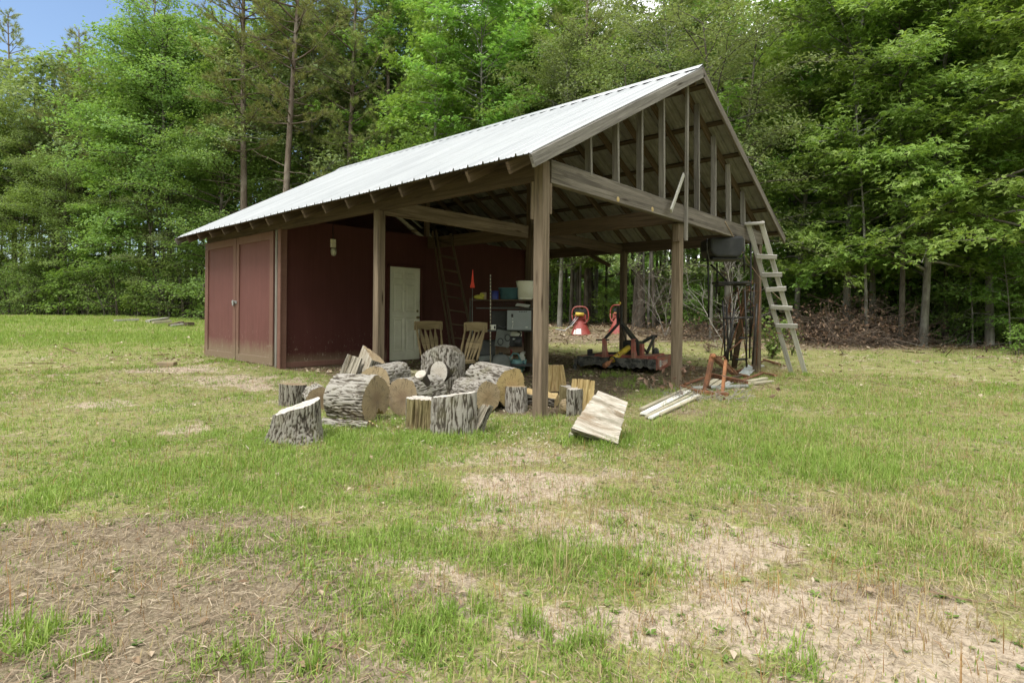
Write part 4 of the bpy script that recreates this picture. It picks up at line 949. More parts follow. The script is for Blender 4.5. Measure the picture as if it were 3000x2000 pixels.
E1 = [  # front row, left to right
 ('gum_c', -90, 2.5, 1.0, 'yellow green leafy tree at the far left end of the tree line'),
 ('oak_a', 60, 2.0, 1.02, 'rounded leafy tree whose top meets the blue sky beside the small cloud'),
 ('pine_c', 235, 4.0, 1.12, 'feathery pine with stepped top against the open blue sky'),
 ('oak_b', 190, .5, .85, 'low bushy oak spreading over the grass edge below the feathery pine'),
 ('gum_b', 330, .2, .85, 'bright bushy tree left of the shed with branches down to the grass'),
 ('pine_a', 430, 5.5, .98, 'tall pine with grey green crown standing behind the bright bushy tree'),
 ('oak_a', 500, 1.4, 1.25, 'big dark oak behind the left tip of the metal roof'),
 ('oak_b', 640, .0, 1.0, 'dense oak pressing against the far corner of the red shed'),
 ('dull_a', 470, -.3, .8, 'small grey green tree drooping over the old lumber beyond the field'),
 ('pine_a', 712, -1.8, 1.02, 'tall pine with bent limb, its bare lower trunk rising behind the left roof slope'),
 ('pine_b', 822, -1.6, 1.08, 'straight pine with pale trunk, second of two rising behind the left roof slope'),
 ('oak_c', 900, 4.0, 1.2, 'broad oak filling the gap behind the two bare trunked pines'),
 ('pine_b', 1010, 2.0, 1.02, 'pine with olive crown just past the two bare trunked pines'),
 ('pine_c', 1120, 3.5, 1.1, 'bushy pine above the middle of the metal roof'),
 ('gum_a', 1290, -1.0, .98, 'sunlit star leaved tree leaning over the middle of the roof ridge'),
 ('gum_c', 1430, 1.0, .95, 'tall star leaved tree behind the sunlit one at the roof ridge'),
 ('pine_b', 1560, 6.5, 1.12, 'dim pine crown closing the skyline just left of the gable peak'),
 ('pine_c', 1690, 7.5, 1.25, 'tall olive pine farther back behind the gable peak'),
 ('gum_b', 1560, .6, 1.0, 'star leaved tree between the sunlit tree and the gable peak'),
 ('pine_a', 1720, 3.0, .86, 'soft pine with dark forked branches above the gable peak'),
 ('oak_c', 1640, -.5, .72, 'pale green bush tree showing just above the ridge near the gable peak'),
 ('dull_a', 1880, -1.0, .98, 'pale silvery leaved tree behind the upper gable'),
 ('oak_c', 1990, 1.2, .9, 'tall grey green tree right of the gable peak under a patch of sky'),
 ('dull_a', 2130, -1.4, 1.0, 'grey green tree along the right edge of the roof'),
 ('gum_a', 2330, .6, .92, 'large star leaved tree whose bright branch hangs over the wooden ladder'),
 ('gum_c', 2480, .2, .95, 'pale trunked tree rising from the brown brush heap'),
 ('gum_a', 2560, 1.2, 1.0, 'second pale trunked tree rising behind the brush heap'),
 ('oak_a', 2610, 3.0, 1.0, 'dark oak between the brush heap trees and the leaning trunks'),
 ('gum_b', 2640, -.7, .92, 'tree with pale trunk leaning left at the wood edge'),
 ('gum_a', 2705, -.5, .95, 'thick forked pale trunk with a skirt of roots at the wood edge'),
 ('oak_b', 2830, 1.6, .9, 'shaded oak right of the thick forked trunk'),
 ('gum_c', 2900, .2, .9, 'star leaved tree with low bright branches near the right border'),
 ('gum_b', 3015, -2.0, .95, 'pale trunk with peeling bark cut by the right border'),
 ('oak_a', 3180, .5, 1.0, 'leafy oak just past the right border of the view'),
]
for key, px, dd, sc, lab in E1: plant(key, px, ed(px)+dd+.6, sc*float(np.interp(px, [-100, 120, 300, 900, 1500, 2200], [1.08, 1.12, 1.28, 1.30, 1.16, 1.04])), lab, tilt=TR.uniform(-.05, .05))
# bare pale trunks seen under the roof
for i, (key, px, dd, sc, lab) in enumerate([('sap_a', 1886, -.8, 1.1, 'pale lichen spotted sapling seen under the roof, thicker of a close pair'), ('sap_a', 1899, -.7, 1.0, 'thin pale sapling touching its thicker twin under the roof'),
        ('sap_b', 1917, -.9, 1.1, 'pale sapling standing alone just right of the close pair under the roof'), ('sap_a', 2082, -2.6, .95, 'twin stemmed pale sapling behind the black steel frame'), ('gum_b', 1672, .8, 1.0, 'thick grey trunk behind the two red spreaders'), ('sap_b', 1700, .6, 1.0, 'thin slanting sapling beside the thick grey trunk behind the spreaders'),
        ('sap_a', 2540, -.6, 1.0, 'slim sapling growing out of the brush heap'), ('sap_b', 2770, .8, 1.05, 'slim grey sapling right of the thick forked trunk')]):
    plant(key, px, ed(px)+dd+.6, sc, lab)
# leafy young trees that fill the gaps between the trunks on the right
for i, (px, dd, sc) in enumerate([(2255, 1.0, .8), (2380, 2.4, .9), (2440, 3.4, 1.0), (2590, 2.6, .95), (2660, 1.8, .8), (2760, 2.2, .9), (2850, .2, .62), (2920, 1.4, .8), (2960, -.4, .55), (3040, .6, .7), (2520, 4.2, 1.0), (2190, 2.0, .9), (2100, 1.6, .8), (1990, 2.0, .8)]):
    plant('sap_c', px, ed(px)+dd+.6, sc, 'thin leafy young tree among the trunks beyond the ladder', 'young trees under the tall ones at the right')
# shrubs along the edge
SH = [(-60, .0, 1.1), (30, -.6, 1.2), (110, -.2, 1.0), (170, -.8, 1.3), (260, -.5, 1.1), (345, -.9, 1.3), (410, -.4, 1.0), (470, -.8, 1.2), (540, -.5, 1.35), (590, -.9, 1.1), (640, -.3, 1.3), (80, .9, 1.4), (300, 1.0, 1.5), (500, 1.2, 1.5), (-40, 2.2, 1.7), (60, 2.6, 1.8), (150, 2.4, 1.7), (230, 2.8, 1.8), (380, 2.6, 1.7), (450, 2.4, 1.6), (570, 2.4, 1.7), (20, 4.5, 2.0), (120, 4.8, 2.0), (-110, 1.2, 1.6)]
for i, (px, dd, sc) in enumerate(SH): plant('shrub_a' if i % 3 else 'shrub_b', px, ed(px)+dd, sc*1.05, 'bushy green shrub along the shaded wood edge left of the shed', 'shrubs along the left wood edge')
for i, (px, dd, sc) in enumerate([(1560, 1.5, .9), (1760, 1.2, .8), (1850, 1.6, .8), (1960, .6, 1.0), (2010, 1.2, 1.0), (2060, .3, .8), (2160, .8, .9), (1930, 2.2, 1.2), (1650, 2.6, 1.0)]): plant('shrub_b' if i % 3 else 'shrub_a', px, ed(px)+dd+.8, sc, 'dim green shrub under the trees beyond the open barn', 'shrubs in the shade behind the barn')
for i, (px, dd, sc) in enumerate([(2790, .6, .62), (2850, 1.0, .75), (2900, .4, .6), (2960, 1.0, .8), (2740, 1.6, .7), (3020, .2, .7), (2820, 2.2, .9), (2930, 2.4, 1.0), (2690, 2.4, .7), (2420, 2.5, 1.0), (2500, 3.2, 1.2), (2580, 2.8, 1.0), (2350, 2.6, 1.1), (2300, 1.8, .9), (2250, 2.4, 1.1), (2750, 3.4, 1.3), (2870, 3.6, 1.3), (2980, 3.2, 1.3), (3060, 1.6, 1.2), (2640, 4.0, 1.3)]): plant('shrub_b' if i % 2 else 'shrub_a', px, ed(px)+dd+.7, sc, 'low green shrub in the shade of the woods beyond the ladder', 'shrubs in the shade at the right')
plant('shrub_b', 2975, ed(2975)-1.9, .36, 'knee high bright green seedling on the leaf litter near the right border')
# the woods behind: rows of taller trees, all alike
n_ = 0
for row, (off, step, keys) in enumerate(((6.0, 95, ('wood_a', 'gum_c', 'wood_b', 'oak_c')), (11, 105, ('wood_b', 'wood_a', 'pine_b')))):
    px = -420+row*31
    while px < 3500:
        q = px+TR.uniform(-30, 30); d = ed(q)+off+TR.uniform(-1.6, 1.6)
        plant(TR.choice(keys), q, d, TR.uniform(.86, 1.12)*float(np.interp(q, [-100, 900, 1500, 2200], [1.30, 1.32, 1.15, .95])), 'tall tree standing deep in the woods behind the front row', 'tall trees deep in the woods'); px += step*(1.0 if q > 700 else .85)
px = 1380
while px < 3300:      # thin dark stems of the understory
    q = px+TR.uniform(-12, 12); plant('pole_a', q, ed(q)+TR.uniform(1.5, 12), TR.uniform(.75, 1.1), 'thin dark stem among the many in the shaded woods', 'thin dark stems in the woods', tilt=TR.uniform(-.04, .04)); px += 24
px = -300
while px < 1380:
    q = px+TR.uniform(-12, 12); plant('pole_a', q, ed(q)+TR.uniform(1.5, 8), TR.uniform(.75, 1.1), 'thin dark stem among the many in the shaded woods', 'thin dark stems in the woods'); px += 60
# the far woods: one mass of foliage and stems closing the view
def far_woods():
    rng = np.random.default_rng(3); Cs = []
    for n, lo, hi, zt, cut in ((42000, 22, 34, 15, .44), (30000, 12, 20, 3.5, .44), (46000, 24, 38, 6, .18)):
        px = rng.uniform(-900, 3900, n); d = np.interp(px, EDX, EDD)+rng.uniform(lo, hi, n); z = zt*rng.beta(1.1, 1.25, n)
        C = CAM+FW*d[:, None]+RT*((px-1500)/FPX*d)[:, None]; C[:, 2] = .6+z
        Cs.append(C[fbm(C*.35, 3, 8) > cut])
    n = 60000; a = rng.uniform(0, 2*math.pi, n); q = rng.uniform(30, 42, n); C = np.stack([2+q*np.cos(a), 2+q*np.sin(a), 16*rng.beta(1.1, 1.3, n)], -1)
    v = C-CAM; dep = v@FW; ok = (dep < np.abs(v@RT)*.62)               # same woods behind the viewer, unseen, added to block low sky light
    Cs.append(C[ok]); C = np.concatenate(Cs)
    V, F, rd = leafset(C, rng.normal(0, .7, (len(C), 3))+UP*.8, .62, 'oak', rng, .75); o = len(V)
    polys = []
    for i in range(190):
        q = rng.uniform(-900, 3900); dd = float(np.interp(q, EDX, EDD))+rng.uniform(14, 34); p = CAM+FW*dd+RT*((q-1500)/FPX*dd); p[2] = .3
        polys.append((np.array([p, p+[rng.normal(0, .2), rng.normal(0, .2), 7], p+[rng.normal(0, .4), rng.normal(0, .4), 14]]), np.array([.12, .10, .05])*rng.uniform(.5, 1.2), 6))
    TV, TF = tubes_np(polys)
    me = np_mesh('woods', np.concatenate([V, TV]), np.concatenate([F, TF+o]), False, None, {'rnd': np.concatenate([rd*.8+.2, np.zeros(len(TV))])}, np.concatenate([np.zeros(len(F)), np.ones(len(TF))]))
    ob = link('woods', me, [M['oak'], M['trunk']]); setprops(ob, 'far mass of woodland closing the view behind the trees', 'woods', None, 'stuff')
far_woods()
# ------------------------------------------------------------------ the pile of cut logs
def log(name, label, p0, p1, r0, r1, seed, sect=None, bark='bark', cut='cut_tan', cut1=None, split='split_yellow', tilt0=(0, 0), tilt1=(0, 0), flare=0.0, rug=1.0, roll=0.0, jag=0.004, squash=1.0, up=None, arch=0.0, group='cut logs piled by the near post'):
    """p0-p1 the log's axis. sect None = whole log, or (a0, a1, depth): bark from angle a0 to a1 (deg, 90 = up), the rest split off flat;
    depth = where the split surface passes, as a fraction of the radius (0 = through the heart)"""
    p0, p1 = np.array(p0, float), np.array(p1, float); L = np.linalg.norm(p1-p0); a = nrm(p1-p0)
    upv = np.array(up, float) if up is not None else (UP if abs(a[2]) < .8 else -FW)
    y = nrm(upv-a*np.dot(upv, a)); x = np.cross(y, a)
    if roll: c, s = math.cos(R_(roll)), math.sin(R_(roll)); x, y = x*c+y*s, -x*s+y*c
    rng = np.random.default_rng(seed); ph = rng.uniform(0, 6.28, 4)
    nv = max(14, int(L/.0095)); v = np.linspace(0, 1, nv)
    BS = .0095+.0055*((seed*7) % 5)/4
    def rad(th, vv):
        base = (r0+(r1-r0)*vv)*(1+flare*np.exp(-vv*5)*(1+.5*np.sin(3*th+ph[2])+.35*np.sin(5*th+ph[3])))
        return base*(1+.045*np.sin(2*th+ph[0])+.03*np.sin(3*th+ph[1])+.02*np.sin(5*th+ph[2]))
    n1 = 170
    if sect is None: th = np.linspace(-math.pi*.5, 1.5*math.pi, n1+1)
    else: th = np.linspace(R_(sect[0]), R_(sect[1]), int(n1*(sect[1]-sect[0])/360)+2)
    TH_, VV = np.meshgrid(th, v); RD = rad(TH_, VV)
    q = np.stack([np.cos(TH_)*RD/BS, np.sin(TH_)*RD/BS, VV*L/(BS*9)+seed*3.1], -1).reshape(-1, 3)
    wv = (fbm(q*.5+3, 2, seed)-.5)*1.6; q2 = q+wv[:, None]
    n_a = 1-np.abs(2*vnoise(q2, seed)-1); n_b = 1-np.abs(2*vnoise(q2*np.array([1.9, 1.9, 2.6])+9, seed+1)-1)
    rdg = np.clip(1.0-(n_a*.65+n_b*.35), 0, 1); rdg = sstep(.04, .40, rdg).reshape(TH_.shape)
    RD2 = RD+(rdg-.55)*.0115*rug+(fbm(q*.18, 2, seed+5).reshape(RD.shape)-.5)*.03
    X2, Y2 = np.cos(TH_)*RD2*squash, np.sin(TH_)*RD2
    rm = (r0+r1)/2
    def axial(X, Y, V):
        jz = (fbm(np.stack([X*22, Y*22, 0*X+seed], -1).reshape(-1, 3), 2, seed).reshape(X.shape)-.5)*jag*2
        e0 = tilt0[0]*X+tilt0[1]*Y+jz; e1 = L+tilt1[0]*X+tilt1[1]*Y+jz-arch*((X/rm)**2)
        return e0+(e1-e0)*V
    def world(X, Y, V):
        A = axial(X, Y, V); return p0+X[..., None]*x+Y[..., None]*y+A[..., None]*a
    root = thing(name, label, 'log', p0, group); off = p0
    def grid_obj(nm, X, Y, V, mat, attr=None, uv=None, flip=False):
        P = world(X, Y, V)-off; nr, nc = X.shape; k = (np.arange(nr-1)[:, None]*nc+np.arange(nc-1)[None]).ravel()
        F = np.stack([k, k+1, k+nc+1, k+nc], -1); F = F[:, ::-1] if flip else F
        u = None
        if uv is not None: u = uv.reshape(-1, 2)[F.ravel()]
        return link(nm, np_mesh(nm, P.reshape(-1, 3), F, True, u, attr), M[mat], root)
    grid_obj('bark', X2, Y2, VV, bark, {'ridge': rdg.ravel()}, np.stack([VV*L+seed, TH_*r0], -1))
    # outline of the cut ends
    ring0 = np.stack([X2[0], Y2[0]], -1); ring1 = np.stack([X2[-1], Y2[-1]], -1)
    if sect is not None:
        m = 56; t = np.linspace(0, 1, m)
        def chord(ring):
            A, B = ring[-1], ring[0]; mid = (A+B)/2; dirn = np.array([math.cos(R_((sect[0]+sect[1])/2)), math.sin(R_((sect[0]+sect[1])/2))]); bulge = -mid+dirn*(-sect[2])*rm
            return A[None]*(1-t)[:, None]+B[None]*t[:, None]+(1-np.abs(2*t-1)**1.3)[:, None]*bulge[None]
        c0, c1 = chord(ring0), chord(ring1)
        SX = c0[None, :, 0]*(1-v)[:, None]+c1[None, :, 0]*v[:, None]; SY = c0[None, :, 1]*(1-v)[:, None]+c1[None, :, 1]*v[:, None]
        nn = fbm(np.stack([np.repeat(t[None], nv, 0)*16, np.repeat(v[:, None], m, 1)*L*5, np.full((nv, m), seed*2.0)], -1).reshape(-1, 3), 3, seed+3).reshape(nv, m)-.5
        env = np.sin(math.pi*t)[None]**.5; dirn = np.array([math.cos(R_((sect[0]+sect[1])/2)), math.sin(R_((sect[0]+sect[1])/2))])
        SX = SX+nn*.10*env*dirn[0]*rm/.2; SY = SY+nn*.10*env*dirn[1]*rm/.2
        gr = .028*(np.exp(-((t-.27-.02*math.sin(seed))/.022)**2)+.6*np.exp(-((t-.62)/.018)**2))[None]*(.4+nn+.5); SX = SX+gr*dirn[0]; SY = SY+gr*dirn[1]
        VS = np.repeat(v[:, None], m, 1); wd_ = np.linalg.norm(ring0[-1]-ring0[0])+.05
        grid_obj('split_face', SX, SY, VS, split, None, np.stack([VS*L+seed, np.repeat(t[None], nv, 0)*wd_], -1))
        ring0 = np.concatenate([ring0, np.stack([SX[0], SY[0]], -1)[1:-1]]); ring1 = np.concatenate([ring1, np.stack([SX[-1], SY[-1]], -1)[1:-1]])
    else: ring0 = ring0[:-1]; ring1 = ring1[:-1]
    for e, ring, nm, mt in ((0, ring0, 'cut_end', cut), (1, ring1, 'cut_end', cut1 or cut)):
        c = ring.mean(0); ks = np.array([1, .985, .9, .75, .55, .35, .15, .0]); X = c[0]+(ring[None, :, 0]-c[0])*ks[:, None]; Y = c[1]+(ring[None, :, 1]-c[1])*ks[:, None]
        X = np.concatenate([X, X[:, :1]], 1); Y = np.concatenate([Y, Y[:, :1]], 1)
        grid_obj(nm, X, Y, np.full(X.shape, float(e)), mt, {'ridge': fbm(np.stack([X*60, Y*60, 0*X+seed], -1).reshape(-1, 3), 2, seed)*1.3-.2} if mt.startswith('bark') else None, np.stack([X, Y], -1), flip=(e == 0))
    return root, (p0, a, x, y, L)
def B(px, py, z=0.0): p = G(px, py); p[2] += z; return p
def stub(root, c, d, r, ln, seed):
    """sawn branch stub with a bleached face and a bark collar on a log"""
    mb = MB(); mb.tube([c-np.array(d)*.05, c+np.array(d)*ln*.6, c+np.array(d)*ln], [r*1.6, r*1.26, r*1.10], 18, False); o = mb.build('branch_collar', M['bark_dark'], root)
    me = o.data; t = me.attributes.new('ridge', 'FLOAT', 'POINT'); t.data.foreach_set('value', np.random.default_rng(seed).uniform(.0, .3, len(me.vertices)).astype(np.float32))
    d = nrm(d); xx = nrm(np.cross(UP, d)); yy = np.cross(d, xx); mb = MB(); n = 22
    c2 = c+d*ln; ring = [c2+(xx*math.cos(k*2*math.pi/n)*1.0+yy*math.sin(k*2*math.pi/n)*1.3)*r for k in range(n)]
    mb.prism([p+d*.012 for p in ring], -d*.03); mb.uv = [(np.dot(np.array(mb.v[k])-c2, xx), np.dot(np.array(mb.v[k])-c2, yy)) for f in mb.f for k in f]
    return mb.build('sawn_knot', M['cut_white'], root)
dn = lambda z: UP*z
# A: flared stump, bleached slanting top
b = B(868, 1286); log('stump', 'flared upright stump with bleached slanting top at the front left of the pile', b-dn(.05), b+dn(.30)+rfu(.01, 0), .225, .195, 1, None, 'bark_dark', 'cut_white', tilt1=(-.36, -.08), flare=.42, jag=.016)

# B: small upright log
b = B(858, 1187); log('upright_log', 'small dark upright log standing alone behind the flared stump', b-dn(.04), b+dn(.255), .150, .148, 2, None, 'bark_dark', 'cut_brown', tilt1=(.06, .05))
# C: small round lying behind the stump
b = B(935, 1201, .125); log('short_log', 'short round log lying between the flared stump and the big grooved log', b+rfu(.03, -.08), b+rfu(-.14, .26), .135, .13, 3, None, 'bark', 'cut_brown')
# D: big lying log with deep grooves
b = B(1040, 1236, .215); log('big_log', 'big log with long silvery bark grooves lying across the front of the pile', b+rfu(-.235, .14, .015), b+rfu(.225, -.02, .02), .222, .225, 4, (-52, 262, .55), 'bark', 'cut_brown', split='split_yellow', tilt1=(.1, 0), rug=1.35)
b = B(1035, 1243, .03); log('bark_offcut', 'bark covered offcut split from the big grooved log and lying under its front', b+rfu(-.245, -.02, .0), b+rfu(.24, -.15, .0), .125, .125, 5, (175, 368, .1), 'bark', 'cut_brown', split='split_yellow', up=UP*1+FW*.5)
# E: round end behind D
b = B(1096, 1190, .0); c = atd(1096, 1127, 6.75); log('round_log', 'thick log showing its round tan end above the big grooved log', c, c+rfu(.17, .50, .02), .222, .215, 6, None, 'bark', 'cut_tan')
# F: leaning split chunk at the top left of the pile
c = atd(1045, 1118, 7.25); log('split_chunk', 'leaning split log with pale weathered face at the top left of the pile', c, c+rfu(.10, .12, .37), .26, .25, 7, (-30, 150, -.05), 'bark_dark', 'cut_tan', split='split_grey', up=rfu(.3, .9, .1), tilt1=(-.45, .1), jag=.01, roll=-10)
c = atd(1015, 1112, 7.2); log('bark_wedge', 'dark wedge of bark wood leaning beside the pale split log', c, c+rfu(.09, .06, .29), .105, .095, 8, (150, 390, .1), 'bark_dark', 'cut_brown', split='split_grey', up=-FW)
# G: middle round end with branch stub
c = atd(1181, 1166, 6.25); rt_, fr = log('stubby_log', 'lying log with broad brown cut end and a bleached branch stub on its top', c, c+rfu(.27, .50, .0), .215, .20, 9, None, 'bark', 'cut_brown')
stub(rt_, c+rfu(.18, .14, .18), nrm(rfu(-.1, -.5, .9)), .058, .075, 3)
# H: upright log with the oval knot
b = B(1297, 1170); b = b+rfu(0, .05, 0); rt_, fr = log('knotted_log', 'tall rough barked log standing upright with a large oval bleached knot', b-dn(.02), b+dn(.685), .280, .275, 10, None, 'bark', 'cut_tan', cut1='bark', squash=1.0, arch=.12, jag=.02, rug=1.3)
stub(rt_, b+rfu(-.02, -.262, .365), nrm(rfu(-.05, -1, .10)), .108, .035, 4)
# Q: mossy log at the back
c = atd(1160, 1112, 7.9); log('mossy_log', 'mossy log half hidden at the back of the pile', c, c+rfu(.34, .06, -.01), .135, .13, 11, None, 'bark_moss', 'cut_brown')
# I: front centre block with bleached slanting top and its split wedge
b = B(1330, 1262); log('slanted_block', 'stout upright block with grey bark and a bleached sloping saw cut, front centre', b-dn(.05), b+dn(.375), .215, .205, 12, None, 'bark', 'cut_white', tilt1=(-.13, .10), jag=.01, rug=.9)
b = B(1234, 1258); log('olive_wedge', 'split wedge with olive face and white top leaning on the stout upright block', b-dn(.04), b+dn(.305), .155, .15, 13, (20, 200, -.1), 'bark_dark', 'cut_white', split='split_brown', tilt1=(-.12, .1), jag=.012, up=rfu(.25, 1, 0))
c = atd(1398, 1246, 5.5); log('root_chunk', 'dark twisted root piece propped against the stout upright block', c-dn(.06)+rfu(-.03, 0), c+rfu(.10, .02, .19), .07, .055, 14, (100, 330, .0), 'bark_dark', 'cut_brown', split='split_grey', flare=.5, jag=.03)
# J: round end right of the block
c = atd(1430, 1163, 6.6); log('pale_log', 'lying log with round greyish end right of the stout upright block', c, c+rfu(-.33, .40, .0), .178, .175, 15, None, 'bark', 'cut_tan', cut1='cut_tan')
c = atd(1392, 1140, 7.3); log('flat_offcut', 'pale flat offcut of wood lying behind the stout upright block', c+rfu(-.16, 0), c+rfu(.15, .02), .11, .10, 16, (185, 355, .1), 'bark', 'cut_tan', split='split_grey', up=UP)
# K: big yellow end
c = atd(1497, 1137, 6.85); log('yellow_log', 'thick log with large fresh yellow round end and rough bark behind it', c, c+rfu(-.42, .50, .05), .232, .215, 17, None, 'bark', 'cut_yellow', rug=1.4)
# L: slim upright beside the post
b = B(1511, 1199); log('bark_post_log', 'slim upright log with grey bark in front of the large yellow end', b-dn(.04)+rfu(0, -.02), b+dn(.285), .128, .124, 18, None, 'bark', 'cut_tan', rug=.8)
# M: yellow wedge behind the post
c = atd(1588, 1160, 7.2); log('yellow_wedge', 'yellow split wedge lying behind the near post', c+rfu(-.19, .06, .03), c+rfu(.19, -.05, -.02), .17, .16, 19, (150, 330, .25), 'bark_dark', 'cut_yellow', split='split_yellow', up=rfu(0, -.45, 1))
# N: upright yellow split
b = B(1634, 1140); b = onz(1630, 1150); b = atd(1630, 1136, 7.9); log('yellow_split', 'upright yellow split log just right of the near post', b-dn(.05), b+dn(.31), .135, .115, 20, (30, 190, -.1), 'bark_dark', 'cut_yellow', split='split_yellow', flare=.3, up=FW)
# O: half log with a knot eye
b = B(1668, 1206); rt_, fr = log('eyed_log', 'short upright log with a round brown knot and white top, right of the near post', b-dn(.04), b+dn(.305), .155, .15, 21, (-60, 185, .2), 'bark_dark', 'cut_white', split='split_brown', jag=.01, up=rfu(.75, .65, 0), tilt1=(-.06, .0))
kc = b+rfu(-.055, -.10, .115); mb = MB(); mb.lathe([(.0, .022), (.02, .025), (.035, .018), (.055, .02), (.068, .01), (.075, -.03)], kc, nrm(rfu(-.35, -.95, 0)), 20, True, 1.0); mb.build('knot', M['cut_tan'], rt_)
# P: big bleached split piece leaning to the right, wedge behind it
log('bleached_half', 'large half log with bleached split face tipped toward the yard, right of the near post', atd(1714, 1198, 5.24), atd(1824, 1236, 5.12), .262, .245, 22, (168, 350, .05), 'bark', 'cut_white', split='split_white', up=rfu(.15, -.80, .60), jag=.012, tilt0=(.12, 0), tilt1=(-.10, .15))
c = B(1700, 1215, .0); log('pale_wedge', 'pale topped wedge standing behind the bleached half log', c+rfu(.02, .16, -.02), c+rfu(.05, .18, .40), .15, .14, 23, (10, 170, .0), 'bark_dark', 'cut_white', split='split_yellow', up=rfu(.3, 1, 0), tilt1=(0, -.25))
c = B(1690, 1285, .05); log('bark_strip', 'loose strip of flaking bark at the foot of the bleached half log', c+rfu(-.06, .06, .0), c+rfu(.34, -.03, .0), .06, .06, 24, (170, 350, .1), 'bark', 'cut_brown', split='split_grey', up=UP, rug=1.5)
# ------------------------------------------------------------------ ladder leaning on the gable
def ladder_thing():
    fl, fr_ = G(2318, 1092), G(2359, 1094); tl, tr = onY(2193, 660, -.13), onY(2222, 676, -.16)
    tr = tl+(fr_-fl)*.92
    t = thing('wooden_ladder', 'silvery home made wooden ladder leaning on the right end of the gable beam', 'ladder', (fl+fr_)/2)
    d = nrm(tl-fl); side = nrm(tr-tl); nrmv = nrm(np.cross(side, d))
    for i, (a, b_) in enumerate(((fl, tl), (fr_, tr))):
        mb = MB(i+3); mb.bar(a-d*.04, b_+d*.06, .085, .042, nrmv, .004); mb.build('rail', M['silver'], t)
    if np.dot(nrmv, FW) > 0: nrmv = -nrmv
    for i, y in enumerate((445, 600, 725, 885, 1040)):
        py = 600+y/2.96; best = min(np.linspace(.03, .98, 300), key=lambda k: abs(proj_y((fl+(tl-fl)*k+fr_+(tr-fr_)*k)/2)-py))
        c = (fl+(tl-fl)*best+fr_+(tr-fr_)*best)/2+nrmv*.042+side*.045
        mb = MB(i+9); w_ = .375 if i > 2 else .35; tl_ = UP*(.012*((i*7) % 3-1)); mb.bar(c-side*w_/2-tl_, c+side*w_/2+tl_, .036, .085, d, .004); mb.build('rung', M['silver'], t)
    c = (tl+tr)/2+d*.035+nrmv*.02; mb = MB(17); mb.bar(c-side*.17, c+side*.17, .085, .04, d); mb.build('rung', M['silver'], t)
def proj_y(P):
    v = np.array(P)-CAM; dd = v@FW; return YH-FPX*(v@UR)/dd
def proj(P):
    v = np.array(P)-CAM; dd = v@FW; return 1500+FPX*(v@RR)/dd, YH-FPX*(v@UR)/dd
ladder_thing()
# ladder inside, against the centre beam
def inner_ladder():
    fl, fr_ = G(1338, 1062), G(1398, 1060); tl, tr = onX(1279, 690, RX-.1), onX(1322, 700, RX-.1)
    t = thing('wooden_ladder', 'brown wooden ladder in the shade inside, leaning towards the red partition', 'ladder', (fl+fr_)/2)
    d = nrm(tl-fl); side = nrm(fr_-fl); nv = nrm(np.cross(side, d))
    for a, b_ in ((fl, tl), (fr_, tr)):
        mb = MB(5); mb.bar(a, b_+d*.12, .035, .075, nv); mb.build('rail', M['inner'], t)
    for k in np.linspace(.08, .95, 9):
        mb = MB(int(k*50)); mb.bar(fl+(tl-fl)*k, fr_+(tr-fr_)*k, .028, .05, nv); mb.build('rung', M['inner'], t)
    off = -side*.10+FW*.12
    mb = MB(8); mb.bar(fl+off, tl+off+d*.1, .03, .07, nv); mb.build('rear_rail', M['inner'], t)
    for k in (.25, .55, .8):
        mb = MB(int(k*90)); mb.bar(fl+(tl-fl)*k+off, fl+(tl-fl)*k+d*.05, .025, .03, nv); mb.build('spacer', M['inner'], t)
inner_ladder()
